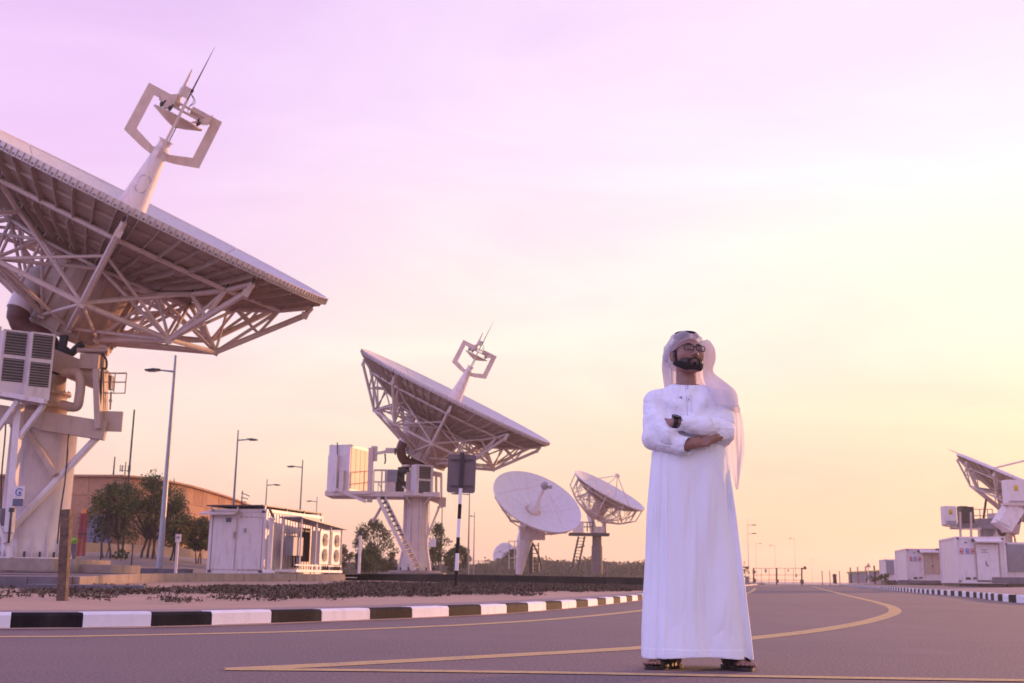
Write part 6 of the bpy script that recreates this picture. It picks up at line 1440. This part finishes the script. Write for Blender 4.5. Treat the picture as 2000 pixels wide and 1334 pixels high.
def build_robe():
    xs = np.arange(-.34, .345, .0048); ys = np.arange(-.29, .24, .0048); zs = np.concatenate([np.arange(.015, .10, .005), np.arange(.09, 1.06, .012), np.arange(1.06, 1.58, .0048)])
    F = Field(xs, ys, zs)
    def torso(x, y, z):
        xl = interp_tab(z, TAB, 1); xr = interp_tab(z, TAB, 2); b = interp_tab(z, TAB, 3); c = (xl + xr) / 2; a = (xr - xl) / 2
        u = (x - c) / a; v = y / b; p = 2.35; r = (np.abs(u) ** p + np.abs(v) ** p) ** (1 / p)
        d = (r - 1) * np.minimum(a, b)
        low = np.clip((1.12 - z) / .6, 0, 1)
        d = d + fold_noise(x, y, z) * (.003 + .0095 * low) + .004 * (1 - np.abs(np.sin(16 * x + 5 * y + .9 * np.sin(2.6 * z)))) ** 3 * np.clip((1.15 - z) / .2, 0, 1)
        # long pleats
        for (x0, x1, am, wd) in ((.165, .245, .012, .015), (.195, .285, -.010, .012), (-.185, -.225, .010, .010), (-.165, -.200, -.007, .010), (.02, .03, .004, .02), (-.075, -.110, -.004, .014)):
            xc = x0 + (x1 - x0) * np.clip((1.12 - z) / 1.07, 0, 1) ** 1.2; d = d + am * np.exp(-((x - xc) / wd) ** 2) * np.clip((1.15 - z) / .3, 0, 1) * (y < .05)
        d = d + np.clip((z - 1.10) / .2, 0, 1) * (.0085 * np.sin(34 * x + 30 * (z - 1.3) + 2 * np.sin(13 * z)) * np.clip((.0 - y) / .05, 0, 1) * np.clip(np.abs(x + .03) / .12, .15, 1) + .006 * np.sin(20 * x - 38 * z + 2.5 * np.sin(17 * x)))
        return d
    F.op((-.32, -.22, .0), (.32, .22, 1.58), torso, .02)
    ws = wr_sleeve
    capop(F, (-.075, .01, 1.475), (-.195, .0, 1.435), .058, .062, .05); capop(F, (.03, .01, 1.478), (.165, .0, 1.445), .058, .062, .05)
    capop(F, (-.205, .0, 1.425), (-.228, -.085, 1.228), .064, .064, .03, wr=ws((-.03, -.05, -.2), .0085, 48))
    capop(F, (.172, .0, 1.43), (.160, -.08, 1.262), .066, .064, .03, wr=ws((-.03, -.05, -.2), .0085, 48))
    # lower forearm (his right) and its cuff
    capop(F, (-.228, -.085, 1.213), (-.088, -.182, 1.168), .062, .050, .010, wr=ws((.15, -.13, -.04), .0085, 42))
    capop(F, (-.088, -.180, 1.168), (-.068, -.196, 1.163), .050, .050, .008)
    # upper forearm (his left), across the front
    capop(F, (.155, -.090, 1.245), (.03, -.170, 1.268), .068, .055, .010, wr=ws((-.15, -.1, .03), .0095, 44))
    capop(F, (.03, -.170, 1.270), (-.095, -.200, 1.288), .054, .041, .010, wr=ws((-.15, -.1, .03), .0065, 50))
    capop(F, (-.215, -.095, 1.325), (-.160, -.178, 1.228), .046, .042, .035, wr=ws((.1, -.1, -.1), .006, 50))
    # sleeve openings
    capop(F, (-.075, -.191, 1.165), (-.01, -.245, 1.150), .042, .046, .003, 's'); capop(F, (-.106, -.203, 1.289), (-.20, -.235, 1.300), .034, .038, .003, 's')
    # flatten sleeve ends
    # neck opening
    F.op((-.12, -.12, 1.47), (.09, .12, 1.58), lambda x, y, z: np.maximum(np.sqrt(((x + .024) / .066) ** 2 + ((y - .012) / .068) ** 2) - 1, -(z - 1.46)) * .06, .004, 's')
    F.op((-.3, -.3, 1.50), (.3, .3, 1.60), lambda x, y, z: -(z - (1.535 + .22 * y)) + 0 * x, .004, 's') if False else None
    F.op((-.35, -.3, 1.48), (.35, .3, 1.60), lambda x, y, z: (z - (1.533 + .25 * y)) + 0 * x, .006, 'i')
    F.op((-.35, -.3, .0), (.35, .3, .10), lambda x, y, z: (.048 + .010 * np.sin(9 * x + 1.5) + .12 * y * .2 - z) + 0 * y, .004, 'i')
    # hem: hollow from below
    def hollow(x, y, z):
        xl = interp_tab(z, TAB, 1) + .035; xr = interp_tab(z, TAB, 2) - .045; b = interp_tab(z, TAB, 3) - .035; r = np.sqrt(((x - (xl + xr) / 2) / ((xr - xl) / 2)) ** 2 + (y / b) ** 2); return np.maximum((r - 1) * .2, z - .16)
    F.op((-.32, -.22, .0), (.32, .22, .2), hollow, .004, 's')
    P, Q = F.mesh(); return np_mesh('robe', P, Q, M_robe, man)
robe = build_robe()
def ray_front(x, z):     # front surface of the robe torso
    xl, xr, b = [float(np.interp(z, [r[0] for r in TAB], [r[c] for r in TAB])) for c in (1, 2, 3)]; u = (x - (xl + xr) / 2) / ((xr - xl) / 2); return -b * (max(0, 1 - abs(u) ** 2.35)) ** (1 / 2.35)
M_seam = pm('seam_thread', (.50, .48, .62), .8); M_btn = pm('button', (.55, .52, .62), .4)
m = MB(); m.path([Vector((-.047, ray_front(-.047, z) - .004, z)) for z in np.linspace(1.525, 1.33, 12)], .0013, n=5); m.path([Vector((-.022, ray_front(-.022, z) - .003, z)) for z in np.linspace(1.525, 1.33, 12)], .0009, n=5); mbp(m).build('placket_seam', M_seam, robe)
for z in (1.512, 1.495, 1.43): m = MB(); p = Vector((-.036, ray_front(-.036, z) - .004, z)); m.lathe(p, (0, -1, 0), [(.0045, 0), (.005, .002), (.003, .003)], 10); mbp(m).build('button', M_btn, robe)
# collar band and hem band
m = MB(); m.path([Vector((-.024 + .0705 * math.cos(t), .012 + .0725 * math.sin(t), 1.531 + .25 * (.012 + .0725 * math.sin(t)))) for t in [2 * math.pi * k / 32 for k in range(33)]], .0048, n=7); mbp(m).build('collar_band', M_robe, robe)
# small embroidered mark on the chest
m = MB(); q = lambda x, z: Vector((x, ray_front(x, z) - .0045, z)); M_emb = pm('dark_embroidery', (.03, .04, .12), .7)
m.path([q(-.092, 1.447), q(-.080, 1.441), q(-.066, 1.449)], [.0006, .0016, .0006], n=5); m.path([q(-.076, 1.452), q(-.080, 1.441), q(-.074, 1.436), q(-.069, 1.435)], [.0006, .0018, .0014, .0006], n=5); mbp(m).build('chest_emblem', M_emb, robe)
# watch
wc = Vector((-.128, -.197, 1.291)); wa = (Vector((-.125, -.195, 1.290)) - Vector((.03, -.165, 1.272))).normalized()
m = MB(); m.lathe(wc - wa * .013, wa, [(.0285, 0), (.0315, .001), (.0325, .013), (.0315, .025), (.0285, .026)], 28, caps=False); wt = mbp(m).build('wristwatch', M_rubber, man)
wn = Vector((-.05, -.45, .9)); wn = (wn - wa * wn.dot(wa)).normalized()
m = MB(); m.lathe(wc + wn * .027, wn, [(.017, 0), (.023, .002), (.023, .010), (.020, .012)], 28); mbp(m).build('watch_case', M_frame, wt)
# sandals
for si, (hx, hy, tx, ty) in enumerate(((-.105, .0, -.262, -.135), (.165, .03, .236, -.165))):
    h = Vector((hx, hy, 0)); tt_ = Vector((tx, ty, 0)); d = (tt_ - h).normalized(); n_ = Vector((-d.y, d.x, 0)); L = (tt_ - h).length
    so_ = [(-.12, -.022), (-.16, 0), (-.12, .022), (.1, .034), (.45, .036), (.75, .050), (1.0, .042), (1.14, .012), (1.14, -.016), (1.0, -.044), (.75, -.050), (.45, -.036), (.1, -.034)]
    so2 = [tuple(p)[:2] for p in crom([Vector((u, v, 0)) for u, v in so_ + [so_[0]]], 4)][:-1]
    m = MB(); m.prism(so2, lambda u, v, z: h + d * (u * L) + n_ * v + Vector((0, 0, z)), GZ + .001, GZ + .020); sd_ = mbp(m).build('sandal', M_leather, man)
    def band(u0, u1, hh, w0, w1, v0=-.046, v1=.046):
        m = MB(); k = 14; vs = []
        for i in range(k + 1):
            t = math.pi * i / k; v = -math.cos(t); z = math.sin(t) ** .75
            for (uu, dw) in ((u0 + (u1 - u0) * i / k - w0 / 2, 0), (u0 + (u1 - u0) * i / k + w0 / 2, 0)):
                for e in (0, .005): vs.append(h + d * (uu * L) + n_ * ((v0 + v1) / 2 + (v1 - v0) / 2 * v * (1 + e * 18)) + Vector((0, 0, GZ + .016 + (hh + e) * z)))
        fs = [(i * 4 + a, i * 4 + b_, i * 4 + 4 + b_, i * 4 + 4 + a) for i in range(k) for a, b_ in ((0, 1), (1, 3), (3, 2), (2, 0))]; m.add(vs, fs, 0, True); mbp(m).build('sandal_strap', M_leather, sd_)
    band(.62, .74, .050, .30, .3); band(.30, .36, .066, .22, .2, -.040, .040); band(.52, .48, .058, .14, .14, -.044, .044)

# headscarf: cap over the head, rolled front edge, then hanging sheets
def build_cap():
    lo, hi = (-.18, -.16, 1.62), (.14, .19, 1.86); F = Field(np.arange(lo[0], hi[0], .0034), np.arange(lo[1], hi[1], .0034), np.arange(lo[2], hi[2], .0034)); H = HField(F, lo, hi); x, y, z = H.x, H.y, H.z
    H.ell((0, .020, .040), (.088, .108, .094), .02)
    H.put(np.sqrt(((np.abs(x)) / .088) ** 2 + ((y - .045) / .085) ** 2) * .085 - .085 + .0 * z + np.clip(np.abs(z + .02) - .06, 0, 1), .03)
    H.D = H.D + .0016 * np.sin(70 * x + 40 * z + 2 * np.sin(30 * y)) + .0014 * np.sin(95 * z - 50 * y)
    opening = y - (-.078 + (.070 - z) * 1.65) + .010 * np.exp(-((x - .002) / .012) ** 2)
    H.put(-opening, .004, 'i')
    for pts, r in (([(-.084, .066, -.018), (-.085, .030, .006), (-.074, -.030, .047), (-.040, -.078, .079), (-.004, -.092, .080)], .0085), ([(-.004, -.092, .080), (.012, -.090, .086), (.042, -.076, .079), (.074, -.030, .047), (.086, .030, .006), (.086, .066, -.018)], .0085)):
        for a, b in zip(pts, pts[1:]): H.cap(a, b, r, r, .006)
    for pts, rr in (([(-.094, .070, .000), (-.094, .030, .042), (-.074, -.026, .088), (-.040, -.062, .103), (-.006, -.086, .094)], (.016, .020, .022, .019, .008)), ([(.000, -.088, .093), (.030, -.070, .100), (.062, -.040, .092), (.088, .010, .060), (.096, .055, .01)], (.006, .014, .017, .018, .016))):
        for i in range(len(pts) - 1): H.cap(pts[i], pts[i + 1], rr[i], rr[i + 1], .010)
    H.ell((0, .018, .035), (.0765, .0985, .0905), .004, 's')
    F.D[H.sl] = H.D; P, Q = F.mesh(); return np_mesh('headscarf', P, Q, M_scarf, man)
scarf = build_cap()
def sheet(name, rows, amp=.006, freq=3.0, seed=1, nu=34, nv=44, parent=None, ph=.0, curl=0):
    R2_ = [crom([Vector(p) for p in r], 12) for r in rows]; R2_ = [resamp(r, nu) for r in R2_]; cols = [crom([r[i] for r in R2_], 8) for i in range(nu)]; cols = [resamp(c, nv) for c in cols]
    vs = np.zeros((nu, nv, 3))
    for i in range(nu):
        for j in range(nv): vs[i, j] = cols[i][j]
    du = np.gradient(vs, axis=0); dv = np.gradient(vs, axis=1); nn = np.cross(du, dv); nn /= np.linalg.norm(nn, axis=2, keepdims=True) + 1e-9
    u = np.linspace(0, 1, nu)[:, None]; v = np.linspace(0, 1, nv)[None, :]
    disp = amp * (np.sin(2 * np.pi * freq * u + 2.0 * np.sin(2.2 * v + seed) + ph) * (.35 + .65 * v) + .5 * np.sin(2 * np.pi * freq * 2.3 * u + seed * 2 + 4 * v) + .4 * np.sin(9 * v + 5 * u + seed))
    vs = vs + nn * disp[..., None]; th = .0011
    P = np.concatenate([(vs + nn * th).reshape(-1, 3), (vs - nn * th).reshape(-1, 3)]); O = nu * nv
    F_ = []
    for i in range(nu - 1):
        for j in range(nv - 1): a = i * nv + j; F_ += [(a, a + nv, a + nv + 1, a + 1), (a + O, a + 1 + O, a + nv + 1 + O, a + nv + O)]
    for i in range(nu - 1):
        for j in (0, nv - 1): a = i * nv + j; F_.append((a, a + nv, a + nv + O, a + O))
    for j in range(nv - 1):
        for i in (0, nu - 1): a = i * nv + j; F_.append((a, a + 1, a + 1 + O, a + O))
    return np_mesh(name, P, np.array(F_), M_scarf, parent or man)
sheet('scarf_drape', [[(.040, -.055, 1.772), (.092, -.020, 1.792), (.112, .04, 1.790), (.03, .125, 1.775)],
    [(.062, -.045, 1.725), (.112, -.012, 1.748), (.138, .045, 1.748), (.05, .14, 1.72)],
    [(.066, -.030, 1.670), (.108, -.005, 1.685), (.146, .05, 1.690), (.06, .15, 1.66)],
    [(.060, -.040, 1.600), (.098, -.02, 1.61), (.132, .05, 1.620), (.05, .15, 1.60)],
    [(.062, -.085, 1.530), (.128, -.065, 1.560), (.185, .03, 1.565), (.08, .15, 1.55)],
    [(.082, -.140, 1.462), (.165, -.120, 1.500), (.245, -.01, 1.495), (.15, .15, 1.50)],
    [(.100, -.158, 1.415), (.175, -.145, 1.430), (.262, -.02, 1.420), (.21, .15, 1.44)],
    [(.112, -.163, 1.392), (.185, -.150, 1.392), (.272, -.03, 1.385), (.24, .15, 1.38)]], .0045, 2.4, 1)
sheet('scarf_drape', [[(.190, .02, 1.45), (.24, .02, 1.44), (.272, .03, 1.42)],
    [(.212, .075, 1.34), (.25, .06, 1.34), (.296, .05, 1.33)], [(.208, .09, 1.22), (.25, .07, 1.22), (.303, .07, 1.25)],
    [(.214, .09, 1.12), (.25, .07, 1.12), (.302, .08, 1.17)], [(.238, .1, 1.03), (.262, .085, 1.03), (.288, .09, 1.07)], [(.258, .1, .955), (.264, .1, .952), (.270, .1, .957)]], .0055, 1.6, 2, nu=26)
sheet('scarf_drape', [[(-.092, .020, 1.765), (-.114, .040, 1.775), (-.06, .12, 1.770)], [(-.120, .045, 1.715), (-.142, .055, 1.720), (-.075, .14, 1.70)],
    [(-.122, .04, 1.65), (-.150, .065, 1.645), (-.08, .145, 1.64)], [(-.118, .05, 1.58), (-.147, .075, 1.575), (-.08, .15, 1.58)], [(-.105, .05, 1.51), (-.138, .07, 1.505), (-.07, .15, 1.50)]], .004, 1.8, 3, nu=24)
sheet('scarf_back', [[(-.075, .10, 1.77), (-.02, .135, 1.775), (.05, .11, 1.77)], [(-.10, .12, 1.68), (-.01, .165, 1.68), (.08, .13, 1.68)], [(-.10, .13, 1.56), (0, .165, 1.56), (.10, .14, 1.56)], [(-.13, .14, 1.45), (0, .175, 1.45), (.18, .15, 1.45)], [(-.15, .15, 1.30), (0, .185, 1.28), (.22, .15, 1.25)]], .006, 3, 4)
# black cord ring on top
for zc, ry, tr_ in ((.119, .86, .0095), (.132, .80, .0095)):
    m = MB(); m.path([Rx((.006 + .066 * ry * math.cos(t), .004 + .078 * ry * math.sin(t), zc + .012 * ry * math.sin(t))) for t in [2 * math.pi * k / 40 for k in range(41)]], tr_, n=8); mbp(m).build('head_cord', M_wool, man)
# ------------------------------------------------------------------ haze
m = MB(); m.box((0, 715, 17), (2660, 1610, 37)); hz = m.build('haze', [], None); tag(hz, 'thin warm evening haze filling the air over the whole site', 'haze', kind='stuff')
M_hz = bpy.data.materials.new('haze'); M_hz.use_nodes = True; t = M_hz.node_tree; t.nodes.remove(t.nodes['Principled BSDF']); pv = t.nodes.new('ShaderNodeVolumePrincipled'); pv.inputs['Color'].default_value = (1, .92, .86, 1); pv.inputs['Density'].default_value = .0006; pv.inputs['Anisotropy'].default_value = .5
t.links.new(pv.outputs[0], t.nodes['Material Output'].inputs['Volume']); hz.data.materials.append(M_hz)
